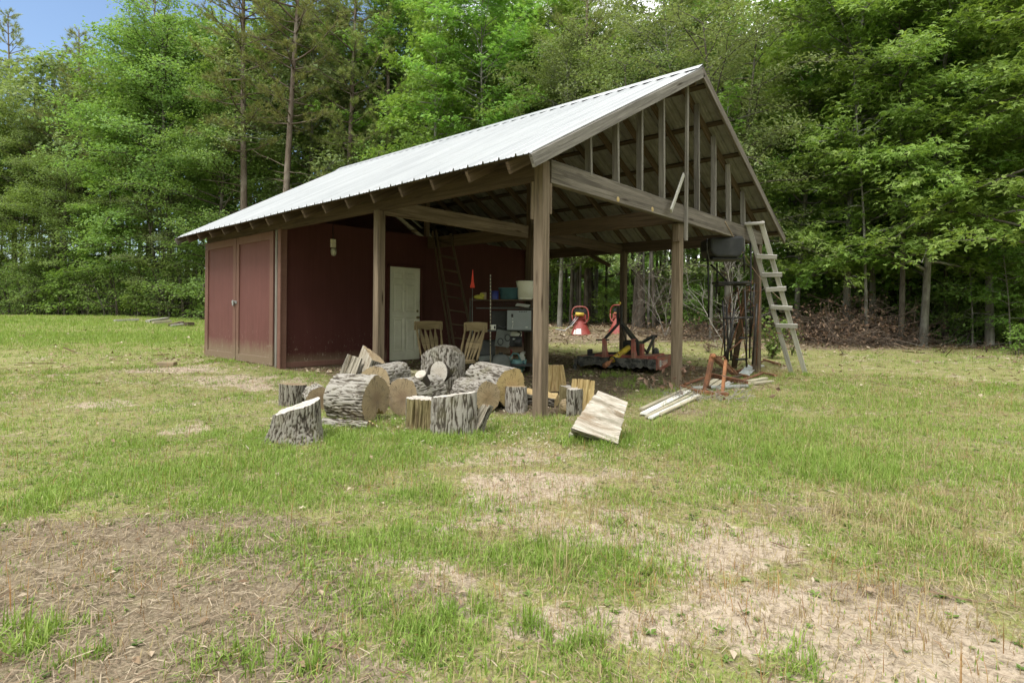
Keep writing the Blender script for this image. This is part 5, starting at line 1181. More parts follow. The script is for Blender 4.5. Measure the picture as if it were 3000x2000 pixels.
# ------------------------------------------------------------------ two spindle back chairs
def chair(px, d, facing, label):
    p = CAM+FW*d+RT*((px-1500)/FPX*d); p[2] = gz(p[0], p[1]); f = nrm(rfu(*facing)); s = np.cross(f, UP); t = thing('wooden_chair', label, 'chair', p, 'turned wooden chairs behind the log pile')
    q = lambda a, b_, z: p+s*a+f*b_+UP*z
    mb = MB(1); n = 22
    out = [q(.215*np.sign(math.cos(a))*abs(math.cos(a))**.55, .205*np.sign(math.sin(a))*abs(math.sin(a))**.55, .425) for a in np.linspace(0, 2*math.pi, n, False)]
    mb.prism(out, UP*.036); mb.build('seat', M['chair'], t)
    turn = lambda r: [r*.7, r*.95, r*1.05, r*.75, r*1.15, r*.75, r*1.1, r*1.2, r*1.0, r*.75, r*1.1, r*.8]
    for i, (a, b_) in enumerate(((-.16, .15), (.16, .15), (-.16, -.16), (.16, -.16))):
        mb = MB(i); e = q(a*1.25, b_*1.3, .0); st_ = q(a, b_, .43); mb.tube([e+(st_-e)*k for k in np.linspace(0, 1, 12)], turn(.018), 10); mb.build('leg', M['chair'], t)
    for (a, b_) in (((-.18, .17), (-.18, -.18)), ((.18, .17), (.18, -.18))):
        mb = MB(); mb.tube([q(a[0], a[1], .17)+(q(b_[0], b_[1], .17)-q(a[0], a[1], .17))*k for k in np.linspace(0, 1, 7)], [.009, .012, .015, .017, .015, .012, .009], 8); mb.build('stretcher', M['chair'], t)
    mb = MB(); mb.tube([q(-.18, 0, .17), q(0, 0, .17), q(.18, 0, .17)], [.010, .015, .010], 8); mb.build('stretcher', M['chair'], t)
    top = lambda a: q(a*1.16, -.34-.03*(1-(a/.19)**2), .97)
    for a in (-.19, .19):
        b0, b1 = q(a, -.185, .45), top(a)+UP*.03; mb = MB(); mb.tube([b0+(b1-b0)*k for k in np.linspace(0, 1, 14)], [.013, .015, .02, .014, .02, .021, .019, .015, .02, .014, .019, .017, .015, .011], 10); mb.build('back_post', M['chair'], t)
    for a in (-.115, -.04, .04, .115):
        mb = MB(); b0, b1 = q(a*.8, -.19, .455), top(a)-UP*.09; u = nrm(b1-b0); sd = nrm(np.cross(u, f)); pr = [.011, .013, .018, .026, .033, .036, .031, .021, .013, .012]
        ln = [b0+(b1-b0)*k for k in np.linspace(0, 1, 10)]
        mb.prism([l+sd*w_ for l, w_ in zip(ln, pr)]+[l-sd*w_ for l, w_ in zip(ln[::-1], pr[::-1])], f*.012); mb.build('splat', M['chair'], t)
    mb = MB(); m = 12; xs = np.linspace(-.215, .215, m)
    lo = [top(a)-UP*(.10+.012*math.cos(a*30)) for a in xs]; hi = [top(a)+UP*(.022+.014*(1-(a/.215)**2)) for a in xs]
    mb.prism(lo+hi[::-1], f*.024); mb.build('crest_rail', M['chair'], t)
chair(1282, 9.0, (.42, -.62), 'turned wooden chair facing the yard between the white door and the ladder')
chair(1344, 8.2, (-.62, -.62), 'turned wooden chair with its seat showing, beside the striped pole')
# ------------------------------------------------------------------ shelf rack and what stands on it
SD = 10.5
def sp3(px, z, dd=0.0):
    d = SD+dd; return CAM+FW*d+RT*((px-1500)/FPX*d)+UP*(z-H)
zpy = lambda py, dd=0.0, px=1470: H-(py-YH-(px-1500)*ROLL)*(SD+dd)/FPX
Z1, Z2, Z3 = zpy(877), zpy(901), zpy(967)
gb_ = sp3(1470, 0, .2); gfl = gz(gb_[0], gb_[1])
rk = thing('shelf_rack', 'dark steel shelf rack standing in front of the red partition', 'shelf', (gb_[0], gb_[1], gfl))
for px in (1378, 1562):
    for dd in (0, .36):
        a = sp3(px, 0, dd); mb = MB(); mb.bar((a[0], a[1], gfl), (a[0], a[1], Z1+.02), .028, .028, (0, 1, 0), .002); mb.build('upright', M['black_steel'], rk)
for z in (Z1, Z2, Z3, gfl+.18):
    mb = MB(); c = sp3(1470, z-.012, .18); ww = (1564-1376)*SD/FPX
    x0 = 0 if z in (Z1, Z3, gfl+.18) else .12
    mb.box(c+RT*x0*.5, (RT, FW, UP), (ww-x0, .40, .022), .002); mb.build('shelf', M['grey_dark'] if z != Z1 else M['inner'], rk)
def lathe_thing(name, label, cat, prof, c, mat, n=24, group=None):
    mb = MB(); mb.lathe(prof, c, UP, n); return solo(mb, name, mat, label, cat, c, group)
def bent(c, ax, w_, h, d, mat, name, parent, dz=0, bev=.004):
    mb = MB(); mb.box(c, ax, (w_, d, h), bev); return mb.build(name, mat, parent)
AX = (RT, FW, UP)
# white pail
c = sp3(1540, Z1+.002, .10); pr = [(.0, 0), (.118, 0), (.122, .01), (.142, .235), (.146, .24), (.147, .262), (.152, .264), (.153, .282), (.146, .284), (.142, .27), (.130, .03), (0, .02)]
pail = lathe_thing('pail', 'dirty white plastic pail with printed label on the top shelf', 'pail', pr, c, M['white_plastic'], 28)
def curved_patch(parent, c, r0, r1, z0, z1, a0, a1, mat, name, rows=None):
    """a printed patch wrapped round a pail or can; angles measured from the direction that faces the yard"""
    mb = MB(); base = math.atan2(-FW[1], -FW[0]); n = 9
    for k in range(n):
        t0, t1 = base+R_(a0+(a1-a0)*k/n), base+R_(a0+(a1-a0)*(k+1)/n)
        P = [c+np.array([math.cos(t)*r, math.sin(t)*r, z]) for (t, r, z) in ((t0, r0, z0), (t1, r0, z0), (t1, r1, z1), (t0, r1, z1))]; mb._add(P, [(0, 1, 2, 3)])
    return mb.build(name, mat, parent)
for i, (z, a0, a1) in enumerate(((.195, -18, 14), (.178, -18, 18), (.163, -18, 16), (.148, -18, 10), (.133, -18, 14), (.118, -18, 4))):
    r = .124+.082*z; curved_patch(pail, c, r+.002, r+.003, z, z+.009, a0, a1, M['print'], 'label_print')
curved_patch(pail, c, .1345, .1365, .12, .145, 22, 34, M['print'], 'label_print')
mb = MB(); mb.tube([c+RT*.152*math.cos(t)+FW*(-.152*math.sin(t))*.9+UP*(.255-.11*math.sin(t)) for t in np.linspace(0, math.pi, 14)], .003, 6); mb.build('wire_handle', M['galv'], pail)
# tub, can, glove, box on the top shelf
c = sp3(1494, Z1+.002, .16); mb = MB(); mb.lathe([(0, 0), (.125, 0), (.135, .01), (.158, .165), (.166, .168), (.166, .178), (.152, .178), (.13, .02), (0, .015)], c, UP, 26, True, 1.25); solo(mb, 'tub', M['teal_dark'], 'blue green plastic tub next to the white pail on the top shelf', 'tub', c)
c = sp3(1450, Z1+.002, .05); can = lathe_thing('paint_can', 'blue can with white lid rim on the top shelf', 'can', [(0, 0), (.054, 0), (.056, .004), (.054, .008), (.054, .118), (.057, .12), (.057, .128), (.05, .128), (.05, .12), (0, .12)], c, M['blue'], 22)
curved_patch(can, c, .0550, .0550, .03, .085, 24, 62, M['label_white'], 'label'); curved_patch(can, c, .0552, .0552, .008, .026, -12, 16, M['label_white'], 'label')
c = sp3(1418, Z1+.06, .12); mb = MB(); mb.box(c, AX, (.07, .06, .118)); solo(mb, 'cardboard_box', M['cloth_yellow'] if False else M['brick'], 'small brown box between the yellow glove and the blue can', 'box', c)
c = sp3(1404, Z1+.03, .08); mb = MB(4); 
mb.lathe([(0, -.03), (.05, -.028), (.07, -.01), (.06, .02), (.03, .04), (0, .045)], c, nrm(RT*.2+UP), 16, True, 1.5)
for k, (dx, dz) in enumerate(((.02, .075), (.045, .07), (.065, .05), (-.05, .02))): mb.tube([c+RT*dx*.5, c+RT*dx+UP*dz*.7, c+RT*(dx+.012)+UP*dz], [.016, .014, .010], 8)
solo(mb, 'work_glove', M['cloth_yellow'], 'crumpled yellow work glove at the left end of the top shelf', 'glove', c)
# second shelf: wire baskets, sheaf of papers
for k, px in enumerate((1462, 1500)):
    c = sp3(px, Z2+.005, .15); bk = thing('wire_basket', ('shallow dark basket under the blue can on the second shelf', 'shallow dark basket under the blue green tub on the second shelf')[k], 'basket', c, 'dark baskets on the second shelf')
    mb = MB(); w_, d_, h_ = .20, .24, .085
    for z in (0, .03, .06, h_): mb.tube([c+RT*a+FW*b_+UP*z for a, b_ in ((-w_/2, -d_/2), (w_/2, -d_/2), (w_/2, d_/2), (-w_/2, d_/2), (-w_/2, -d_/2))], .003, 5)
    for a in np.linspace(-w_/2, w_/2, 8): mb.tube([c+RT*a-FW*d_/2, c+RT*a-FW*d_/2+UP*h_], .002, 4); mb.tube([c+RT*a+FW*d_/2, c+RT*a+FW*d_/2+UP*h_], .002, 4)
    mb.build('wire_sides', M['black_steel'], bk); mb = MB(); mb.box(c+UP*.006, AX, (w_-.004, d_-.004, .006), .001); mb.build('base', M['grey_dark'], bk)
c = sp3(1531, Z2+.028, .03); t_ = nrm(RT-UP*.12); mb = MB()
for k in range(3): mb.box(c+UP*(k*.014)+RT*(.01*(k-1)), (t_, FW, np.cross(t_, FW)), (.205, .25, .011), .002)
solo(mb, 'paper_sheaf', M['paper'], 'sheaf of grey papers above the microwave', 'papers', c)
# third shelf: microwave seen from behind, black cabinet, charger
c = sp3(1521, Z3+.185, .10); hw = (1556-1486)*SD/FPX; mw_ = thing('microwave', 'grey microwave with its back to the yard on the middle shelf', 'microwave', c-UP*.185)
bent(c, AX, hw, .36, .38, M['microwave'], 'casing', mw_, bev=.008)
f0 = c-FW*.190
mb = MB(); mb.box(f0+RT*.035-FW*.004+UP*.012, AX, (hw*.66, .008, .225), .003); mb.build('back_panel', M['microwave'], mw_)
mb = MB()
for k in range(5): mb.box(f0+RT*(.005+k*.03)-FW*.001+UP*.157, AX, (.016, .004, .018), .001)
mb.box(f0-RT*.125-FW*.001+UP*.085, AX, (.045, .004, .06), .001); mb.build('vents', M['black_plastic'], mw_)
for (a, z, w_, h_) in ((-.11, .03, .035, .012), (-.108, -.028, .034, .034), (.135, -.125, .04, .016)):
    mb = MB(); mb.box(f0+RT*a-FW*.003+UP*z, AX, (w_, .004, h_), .001); mb.build('sticker', M['label_white'], mw_)
mb = MB(); mb.tube([f0-RT*.11-FW*.01-UP*.06, f0-RT*.12-FW*.03-UP*.10, f0-RT*.13-FW*.02-UP*.15], .004, 6); mb.build('power_cord', M['white_plastic'], mw_)
c = sp3(1463, Z3+.15, .2); cb = thing('black_cabinet', 'black box filling the middle shelf left of the microwave', 'cabinet', c-UP*.15)
bent(c, AX, .235, .29, .2, M['black_plastic'], 'casing', cb); mb = MB(); mb.box(c-FW*.102, AX, (.2, .006, .25), .002); mb.build('door', M['black_plastic'], cb)
c = sp3(1446, Z3+.042, .02); ch = thing('battery_charger', 'small white charger with a cord at the left of the middle shelf', 'charger', c-UP*.042)
bent(c, AX, .075, .08, .07, M['white_plastic'], 'casing', ch, bev=.008); mb = MB(); mb.box(c-FW*.036+RT*.02, AX, (.022, .004, .045), .001); mb.build('sockets', M['black_plastic'], ch)
mb = MB(); mb.tube([c+RT*.04, c+RT*.09+UP*.02, c+RT*.15-UP*.01, c+RT*.2+UP*.02, c+RT*.22-UP*.02], .006, 6); mb.build('cord', M['grey_dark'], ch)
# below: tilted speaker, engine, white crate, tank, sacks
fl = lambda px, dd: np.array([*(sp3(px, 0, dd)[:2]), 0])+UP*gz(*(sp3(px, 0, dd)[:2]))
c = sp3(1474, zpy(995), .05); tlt = nrm(RT-UP*.14); tu = np.cross(tlt, FW)*-1; tu = tu if tu[2] > 0 else -tu
spk = thing('loudspeaker', 'tilted grey loudspeaker cabinet with two dark cones under the middle shelf', 'speaker', c-UP*.13)
bent(c, (tlt, FW, tu), .22, .255, .14, M['grey_tank'], 'cabinet', spk)
for a, z in ((-.03, -.055), (.07, .02)):
    mb = MB(); mb.lathe([(.0, -.01), (.02, -.012), (.048, .002), (.056, .004), (.058, -.004)], c-FW*.071+tlt*a+tu*z, -FW, 18, True, .8); mb.build('cone', M['black_plastic'], spk)
c = sp3(1512, zpy(1005), .1); eg = thing('small_engine', 'black small engine with bright fittings under the microwave', 'engine', c-UP*.12)
mb = MB(); mb.box(c, AX, (.19, .2, .15), .012); mb.lathe([(0, .0), (.06, .0), (.065, .03), (.05, .05), (0, .055)], c-FW*.1+RT*.03, -FW, 16); mb.tube([c+RT*.05+UP*.07, c+RT*.08+UP*.13, c+RT*.02+UP*.16], .012, 8); mb.build('block', M['black_plastic'], eg)
mb = MB(); mb.box(c-FW*.104-RT*.02+UP*.045, AX, (.06, .012, .022)); mb.box(c-FW*.104+RT*.065-UP*.0, AX, (.015, .012, .04)); mb.build('fittings', M['galv'], eg)
mb = MB(); mb.tube([c-FW*.06-RT*.13+UP*.1, c-FW*.08-RT*.085+UP*.04, c-FW*.08-RT*.08-UP*.04, c-FW*.08-RT*.14-UP*.09], .006, 6); mb.build('hose', M['paper'], eg)
c = sp3(1513, zpy(977), .22); mb = MB(); mb.box(c, AX, (.17, .2, .10), .01); mb.box(c+UP*.05, AX, (.185, .21, .012), .004); solo(mb, 'white_crate', M['white_plastic'], 'white plastic crate hung close under the microwave shelf', 'crate', c-UP*.05)
c = fl(1468, -.02); tk = thing('feed_tank', 'dull grey round shouldered tank on the floor under the loudspeaker', 'tank', c)
mb = MB(); mb.lathe([(0, 0), (.15, 0), (.155, .01), (.15, .2), (.13, .27), (.07, .31), (0, .32)], c, UP, 26); mb.build('body', M['grey_tank'], tk); mb = MB(); mb.lathe([(.03, .315), (.035, .32), (.035, .335), (0, .337)], c, UP, 14); mb.build('cap', M['black_plastic'], tk)
c = fl(1425, .05); mb = MB(); mb.box(c+UP*.10, AX, (.2, .3, .2), .02); mb.box(c+UP*.24, (nrm(RT+UP*.1), FW, UP), (.19, .28, .09), .03); solo(mb, 'feed_sack', M['grey_tank'], 'two grey sacks slumped together behind the striped pole', 'sack', c)
c = fl(1428, .45); mb = MB(); mb.box(c+UP*.38, AX, (.26, .2, .24), .015); mb.box(c+UP*.13, AX, (.26, .2, .26), .015); solo(mb, 'storage_bin', M['grey_dark'], 'dark grey bin standing behind the striped pole', 'bin', c)
# jug, watering can, small jug, red bottle in front of the rack
def jug(px, py, d, w_, h_, dep, label, name, lab=True):
    c = atd(px, py, d); c[2] = gz(c[0], c[1])+.01; t = thing(name, label, 'jug', c); mb = MB()
    prof = [(-.5, 0), (.5, 0), (.52, .08), (.5, .70), (.46, .78), (.42, .80), (.42, .86), (.44, .86), (.44, .97), (.22, .97), (.22, .90), (.16, .80), (.12, .72), (.0, .72), (-.1, .74), (-.14, .82), (-.1, .90), (.08, .93), (.1, .97), (-.05, 1.0), (-.3, .98), (-.44, .9), (-.5, .78)]
    hole = None
    mb.prism([c+RT*a*w_+UP*b_*h_-FW*dep/2 for a, b_ in prof], FW*dep); o = mb.build('bottle', M['white_plastic'], t)
    md = o.modifiers.new('round', 'BEVEL'); md.width = .012; md.segments = 2
    mb = MB(); mb.lathe([(.024, 0), (.026, .004), (.026, .022), (0, .024)], c+RT*.33*w_+UP*.975*h_, UP, 14); mb.build('cap', M['white_plastic'] if lab else M['galv'], t)
    if lab:
        mb = MB(); mb.box(c+RT*.07*w_+UP*.345*h_-FW*(dep/2+.002), AX, (w_*.68, .003, h_*.44), .001); lb = mb.build('label', M['label_teal'], t)
        mb = MB()
        for a, z, ww, hh in ((.0, .47, .5, .035), (-.05, .42, .34, .03), (.02, .36, .40, .05), (.1, .29, .24, .045), (.0, .22, .5, .02)): mb.box(c+RT*(.07+a*.5)*w_+UP*z*h_-FW*(dep/2+.004), AX, (w_*ww, .003, h_*hh), .0005)
        mb.build('label_print', M['label_white'], lb)
    return t
jug(1541, 1080, 11.1, .27, .37, .15, 'large white jug with teal label standing against the near post', 'plastic_jug')
jug(1491, 1075, 11.3, .17, .26, .12, 'small cloudy white jug left of the teal watering can', 'plastic_jug', False)
c = atd(1513, 1082, 10.8); c[2] = gz(c[0], c[1])+.01; wc = thing('watering_can', 'teal plastic watering can with arched handle in front of the white jug', 'watering can', c)
mb = MB(); mb.lathe([(0, 0), (.085, 0), (.095, .02), (.09, .12), (.075, .18), (.065, .19), (.06, .185), (0, .17)], c, UP, 22); mb.build('body', M['teal'], wc)
mb = MB(); mb.tube([c-RT*.075+UP*.13, c-RT*.10+UP*.21, c-RT*.05+UP*.275, c+RT*.02+UP*.27, c+RT*.05+UP*.19], .012, 10); mb.build('handle', M['teal'], wc)
mb = MB(); mb.tube([c+RT*.08+UP*.06-FW*.03, c+RT*.12+UP*.12-FW*.08, c+RT*.13+UP*.2-FW*.14], [.022, .016, .012], 10); mb.build('spout', M['teal'], wc)
c = atd(1498, 1045, 11.6); c[2] = gz(c[0], c[1]); lathe_thing('spray_bottle', 'slim red bottle behind the teal watering can', 'bottle', [(0, 0), (.03, 0), (.033, .01), (.033, .17), (.014, .22), (.014, .25), (.018, .25), (.018, .29), (0, .29)], c, M['spreader_red'], 14)
c = atd(1388, 1075, 8.6); c[2] = gz(c[0], c[1]); lathe_thing('black_bucket', 'black bucket on the floor under the chair beside the striped pole', 'bucket', [(0, 0), (.10, 0), (.105, .01), (.13, .22), (.135, .225), (.135, .235), (.125, .235), (.1, .02), (0, .015)], c, M['black_plastic'], 22)
for o in list(COL.objects):                    # things on the rack stand two metres farther in than first drawn: true sizes
    b_ = o.name.split('.')[0]
    if o.parent is None and b_ in ('pail', 'tub', 'paint_can', 'cardboard_box', 'work_glove', 'wire_basket', 'paper_sheaf', 'black_cabinet', 'battery_charger', 'loudspeaker', 'small_engine', 'white_crate', 'feed_tank', 'feed_sack', 'storage_bin'): o.scale = (1.2, 1.2, 1.2)
    if o.parent is None and b_ in ('watering_can', 'spray_bottle'): o.scale = (1.3, 1.3, 1.3)
# striped measuring pole and the orange marker
a = atd(1437, 1072, 9.4); a[2] = gz(a[0], a[1]); b_ = atd(1437, 805, 9.5); sp_ = thing('measuring_pole', 'thin yellow pole with dark bands standing in front of the shelf rack', 'pole', a)
mb = MB(); mb.tube([a, b_], .010, 8); mb.build('rod', M['board'], sp_)
mb = MB()
for k in np.linspace(.34, .97, 20): q = a+(b_-a)*k; mb.tube([q, q+(b_-a)*.012], .0112, 8)
mb.build('bands', M['grey_dark'], sp_)
b0 = atd(1384, 1055, 10.0); b0[2] = gz(b0[0], b0[1]); b1 = atd(1384, 842, 10.0); b2 = atd(1385, 790, 10.0); og = thing('folded_umbrella', 'folded orange red umbrella standing point up by the inside ladder', 'umbrella', b0)
mb = MB(); mb.tube([b0, b1], .005, 8); mb.build('shaft', M['grey_tank'], og)
L_ = np.linalg.norm(b2-b1); mb = MB(); mb.lathe([(.0, -.01), (.035, -.006), (.045, .012), (.034, .05), (.024, .1), (.016, .18), (.008, L_*.85), (.003, L_)], b1, nrm(b2-b1), 14); mb.build('canopy', M['orange_cloth'], og)
mb = MB(); mb.tube([b0+UP*.45-RT*.02, b0+UP*.45+RT*.05], .007, 6); mb.build('handle', M['galv'], og)
# rope on the floor
p0, p1 = atd(1352, 1098, 7.0), atd(1400, 1090, 7.1); mb = MB()
pts = [np.array([*(p0+(p1-p0)*k+FW*.05*math.sin(k*7))[:2], 0]) for k in np.linspace(0, 1, 16)]
pts = [q+UP*(gz(q[0], q[1])+.014) for q in pts]; mb.tube(pts, [.014+.003*math.sin(i*2.3) for i in range(16)], 8); solo(mb, 'thick_rope', M['rope'], 'piece of thick twisted rope on the floor under the chair', 'rope', pts[0])
# cord from the gable beam past the ladder
mb = MB(); a, b_, c = onY(2124, 649, -.085), atd(2216, 800, 11.2), atd(2300, 888, 11.3)
mb.tube(sag(a, b_, .03)+sag(b_, c, .04)[1:], .0065, 6); solo(mb, 'hanging_cord', M['rope'], 'tan cord trailing from the gable beam across the wooden ladder', 'cord', a)
# ------------------------------------------------------------------ rotary mower deck under the roof
def mower():
    A = G(1700, 1082); Bp = G(1921, 1097); A[2] = Bp[2] = gz(A[0], A[1]); u = nrm((Bp-A)*[1, 1, 0]); v = np.cross(UP, u); wdt = np.linalg.norm(Bp-A)
    t = thing('rotary_mower', 'faded red rotary mower with black A frame hitch parked under the roof', 'mower', A); q = lambda a, b_, z: A+u*a+v*b_+UP*z
    w, D, zt, zb = wdt, 1.45, .265, .07
    mb = MB(); mb.box(q(w/2, D/2, zt-.012), (u, v, UP), (w, D, .02), .003); mb.build('deck', M['deck_dust'], t)
    mb = MB()
    for a, b_, c, d_ in ((w+.01, 0, w+.01, D), (-.01, 0, -.01, D), (0, D+.01, w, D+.01)): mb.bar(q(a, b_, (zt+zb)/2), q(c, d_, (zt+zb)/2), .012, zt-zb+.02)
    mb.build('side_skirt', M['mower_red'], t)
    mb = MB(); mb.prism([q(w+.019, -.02, zt+.02), q(w+.019, D*.8, zt+.02), q(w+.019, D*.8, zb), q(w+.019, .28, zb-.03), q(w+.019, .12, zb)], u*.01); sk = mb.build('end_plate', M['mower_red'], t)
    # decal on the end plate
    n = u; lab = MB(); x0 = .20; lab.bar(q(w+.031, x0, .175), q(w+.031, x0+.13, .175), .002, .125); lab.build('decal_emblem', M['label_white'], sk)
    em = MB(); em.bar(q(w+.0335, x0+.025, .175), q(w+.0335, x0+.035, .175), .001, .09); em.bar(q(w+.0335, x0+.06, .205), q(w+.0335, x0+.10, .215), .001, .012); em.bar(q(w+.0335, x0+.055, .18), q(w+.0335, x0+.11, .185), .001, .008); em.bar(q(w+.0335, x0+.055, .15), q(w+.0335, x0+.10, .145), .001, .01); em.build('emblem_lines', M['print'], sk)
    cu = bpy.data.curves.new('decal_text', 'FONT'); cu.body = 'SQUEALER'; cu.size = .115; cu.extrude = .0005; cu.space_character = 1.05
    to = bpy.data.objects.new('decal_text', cu); COL.objects.link(to); to.parent = sk
    P = q(w+.0325, x0+.155, .135)-OFF[t.name]; to.matrix_local = Matrix(((v[0], UP[0], u[0], P[0]), (v[1], UP[1], u[1], P[1]), (v[2], UP[2], u[2], P[2]), (0, 0, 0, 1))); me_ = bpy.data.meshes.new_from_object(to.evaluated_get(bpy.context.evaluated_depsgraph_get())); lt = link('decal_lettering', me_, M['label_white'], sk); lt.matrix_local = to.matrix_local.copy(); bpy.data.objects.remove(to)
    # front: rubber chain guard, ragged at the foot
    m = 40; rg = np.random.default_rng(3); hi = [q(-.06+(w+.06)*k/m, -.03-.012*math.sin(k*.9), zt+.005+.006*math.sin(k*1.3)) for k in range(m+1)]; lo = [p-UP*(.15+.02*math.sin(k*.5)+rg.uniform(0, .05)) for k, p in enumerate(hi)]
    mb = MB(); mb._add(hi+lo+[p+v*.02 for p in hi]+[p+v*.02 for p in lo], [(k, k+1, m+2+k, m+1+k) for k in range(m)]+[(2*m+2+k, 3*m+3+k, 3*m+4+k, 2*m+3+k) for k in range(m)]+[(k, 2*m+2+k, 2*m+3+k, k+1) for k in range(m)])
    mb.build('rubber_guard', M['rubber'], t)
    mb = MB(); mb.bar(q(-.12, .05, .16), q(-.06, -.12, .10), .05, .12); mb.bar(q(-.10, -.1, .1), q(-.05, -.14, -.02), .04, .05); mb.build('torn_flap', M['rubber'], t)
    # hitch brackets, A frame, braces
    def br(a): 
        mb = MB(); mb.prism([q(a-.03, -.03, zt), q(a-.03, .22, zt), q(a-.03, .10, zt+.16), q(a-.03, .05, zt+.38), q(a-.03, -.05, zt+.38), q(a-.03, -.06, zt+.12)], u*.06); o = mb.build('hitch_bracket', M['mower_red'], t)
        mb = MB(); mb.tube([q(a-.17, .0, zt+.345), q(a+.10, .0, zt+.345)], .014, 10); mb.build('hitch_pin', M['black_steel'], o)
    a1, a2 = .50, 1.08
    br(a1); br(a2)
    ap = q((a1+a2)/2-.02, .12, zt+.98)
    for s_, a in ((-1, a1), (1, a2)):
        mb = MB(); top = ap+u*.035*s_; mb.bar(q(a, .0, zt+.36), top-UP*.32, .045, .07, v); mb.bar(top-UP*.34, top+UP*.05, .04, .075, v); mb.build('mast', M['black_steel'], t)
    mb = MB(); mb.lathe([(0, .05), (.025, .035), (.03, 0), (.0, -.02)], ap+UP*.08, UP, 12); mb.build('grease_cap', M['yellow'], t)
    for e in ((.62, 1.42, zt+.06), (.98, 1.42, zt+.06)):
        mb = MB(); mb.bar(ap-UP*.22, q(*e), .014, .065); mb.build('brace_strap', M['black_steel'], t)
    mb = MB(); mb.prism([q(.70, .62, zt), q(1.02, .62, zt), q(1.02, 1.0, zt), q(.70, 1.0, zt)], UP*.30); mb.lathe([(.09, 0), (.1, .05), (.06, .08), (0, .08)], q(.86, .6, zt+.18), -v, 16); gx = mb.build('gearbox', M['black_plastic'], t)
    mb = MB(); mb.bar(q(1.10, .6, zt), q(1.10, .6, zt+.26), .10, .06); mb.build('gearbox_shield', M['mower_red'], t)
    mb = MB(); d0, d1 = q(.84, .55, zt+.18), q(.62, -.30, .14); mb.tube([d0, d0+(d1-d0)*.72], .058, 14); dv = mb.build('driveshaft', M['yellow'], t)
    mb = MB(); e0 = d0+(d1-d0)*.66; ax_ = nrm(d1-d0); mb.lathe([(.06, 0), (.075, .04), (.085, .07), (.075, .07), (.05, .0)], e0, ax_, 16); mb.build('bell_guard', M['black_plastic'], dv)
    mb = MB(); mb.tube([d0+(d1-d0)*.7, d1], .028, 12); mb.lathe([(.03, 0), (.05, .02), (.05, .07), (.035, .08), (.05, .1), (.05, .16), (.02, .17), (0, .17)], d1-ax_*.12, ax_, 14); mb.build('yoke', M['rust_orange'], dv)
    # tail wheel frame at the back
    mb = MB(); mb.bar(q(.62, 1.0, zt+.03), q(.98, 2.05, zt+.36), .05, .06); mb.bar(q(1.02, 1.35, zt+.03), q(1.02, 2.05, zt+.36), .05, .06); mb.bar(q(.94, 2.05, zt+.36), q(1.08, 2.05, zt+.36), .05, .06); mb.build('tail_arm', M['black_steel'], t)
    mb = MB(); mb.bar(q(1.0, 2.04, zt+.32), q(1.0, 2.0, .22), .04, .05); mb.build('tail_fork', M['deck_dust'], t)
    mb = MB(); mb.lathe([(.0, -.05), (.12, -.05), (.17, -.04), (.19, 0), (.17, .04), (.12, .05), (0, .05)], q(1.05, 2.06, .19), u, 24); mb.build('tail_wheel', M['rubber'], t)
    mb = MB(); mb.bar(q(.1, .25, zt+.02), q(.72, .8, zt+.05), .10, .055); mb.bar(q(.12, .27, zt+.03), q(.12, .27, zt+.14), .08, .05, v); mb.build('deck_rib', M['black_steel'], t)
    mb = MB(); mb.bar(q(.22, .3, zt+.015), q(1.5, .1, zt+.03), .09, .05); mb.bar(q(1.3, .0, zt+.02), q(1.35, 1.3, zt+.02), .1, .045); mb.build('deck_rail', M['mower_red'], t)
    mb = MB(); mb.tube([q(.28, -.08, zt+.12), q(.2, -.14, zt+.14), q(.22, -.16, zt+.05), q(.34, -.12, zt+.04)], .016, 8); mb.build('parking_hook', M['black_steel'], t)
mower()
# ------------------------------------------------------------------ two seed spreaders stored upside down at the wood edge
def spreader(px, py, d, rot, label, tip):
    c = atd(px, py, d); c[2] = gz(c[0], c[1])-.09; f = nrm(-FW*math.cos(rot)+RT*math.sin(rot)); s = np.cross(f, UP); t = thing('seed_spreader', label, 'spreader', c)
    ax = nrm(UP+s*tip); q = lambda a, b_, z: c+s*a+f*b_+ax*z
    mb = MB(); mb.lathe([(.40, 0), (.41, .01), (.40, .03), (.20, .52), (.16, .60), (.10, .66), (0, .68)], c, ax, 32); mb.build('hopper', M['spreader_red'], t)
    ring = [q(.30*math.cos(k), .17+.02*math.sin(2*k), .80+.30*math.sin(k)) for k in np.linspace(0, 2*math.pi, 33)]
    rg = [q(.30*np.sign(math.cos(k))*abs(math.cos(k))**.6, .17, .80+.31*np.sign(math.sin(k))*abs(math.sin(k))**.8) for k in np.linspace(0, 2*math.pi, 33)]
    mb = MB(); mb.tube(rg, .024, 10); fr_ = mb.build('frame_hoop', M['spreader_red'], t)
    mb = MB(); mb.lathe([(0, 0), (.2, 0), (.22, .03), (.2, .06), (0, .06)], q(0, 0, .78), ax, 24); mb.build('spinner_plate', M['rust_orange'], t)
    mb = MB(); mb.box(q(0, .02, .93), (s, f, ax), (.4, .22, .16), .03); mb.build('gear_housing', M['black_plastic'], t)
    mb = MB(); mb.box(q(0, .12, .72), (s, f, ax), (.42, .03, .16), .01); mb.bar(q(-.24, .16, .55), q(-.08, .02, .8), .04, .05); mb.bar(q(.24, .16, .55), q(.08, .02, .8), .04, .05); mb.build('back_plate', M['spreader_red'], t)
    return t, q, s, f, ax
t, q, s, f, ax = spreader(1702, 975, 21.2, -.15, 'left of two red cone spreaders, with a yellow shaft cover and pale sticker', .03)
mb = MB(); mb.tube([q(-.13, .24, .82), q(.17, .24, .84)], .065, 14); mb.build('shaft_cover', M['yellow'], t)
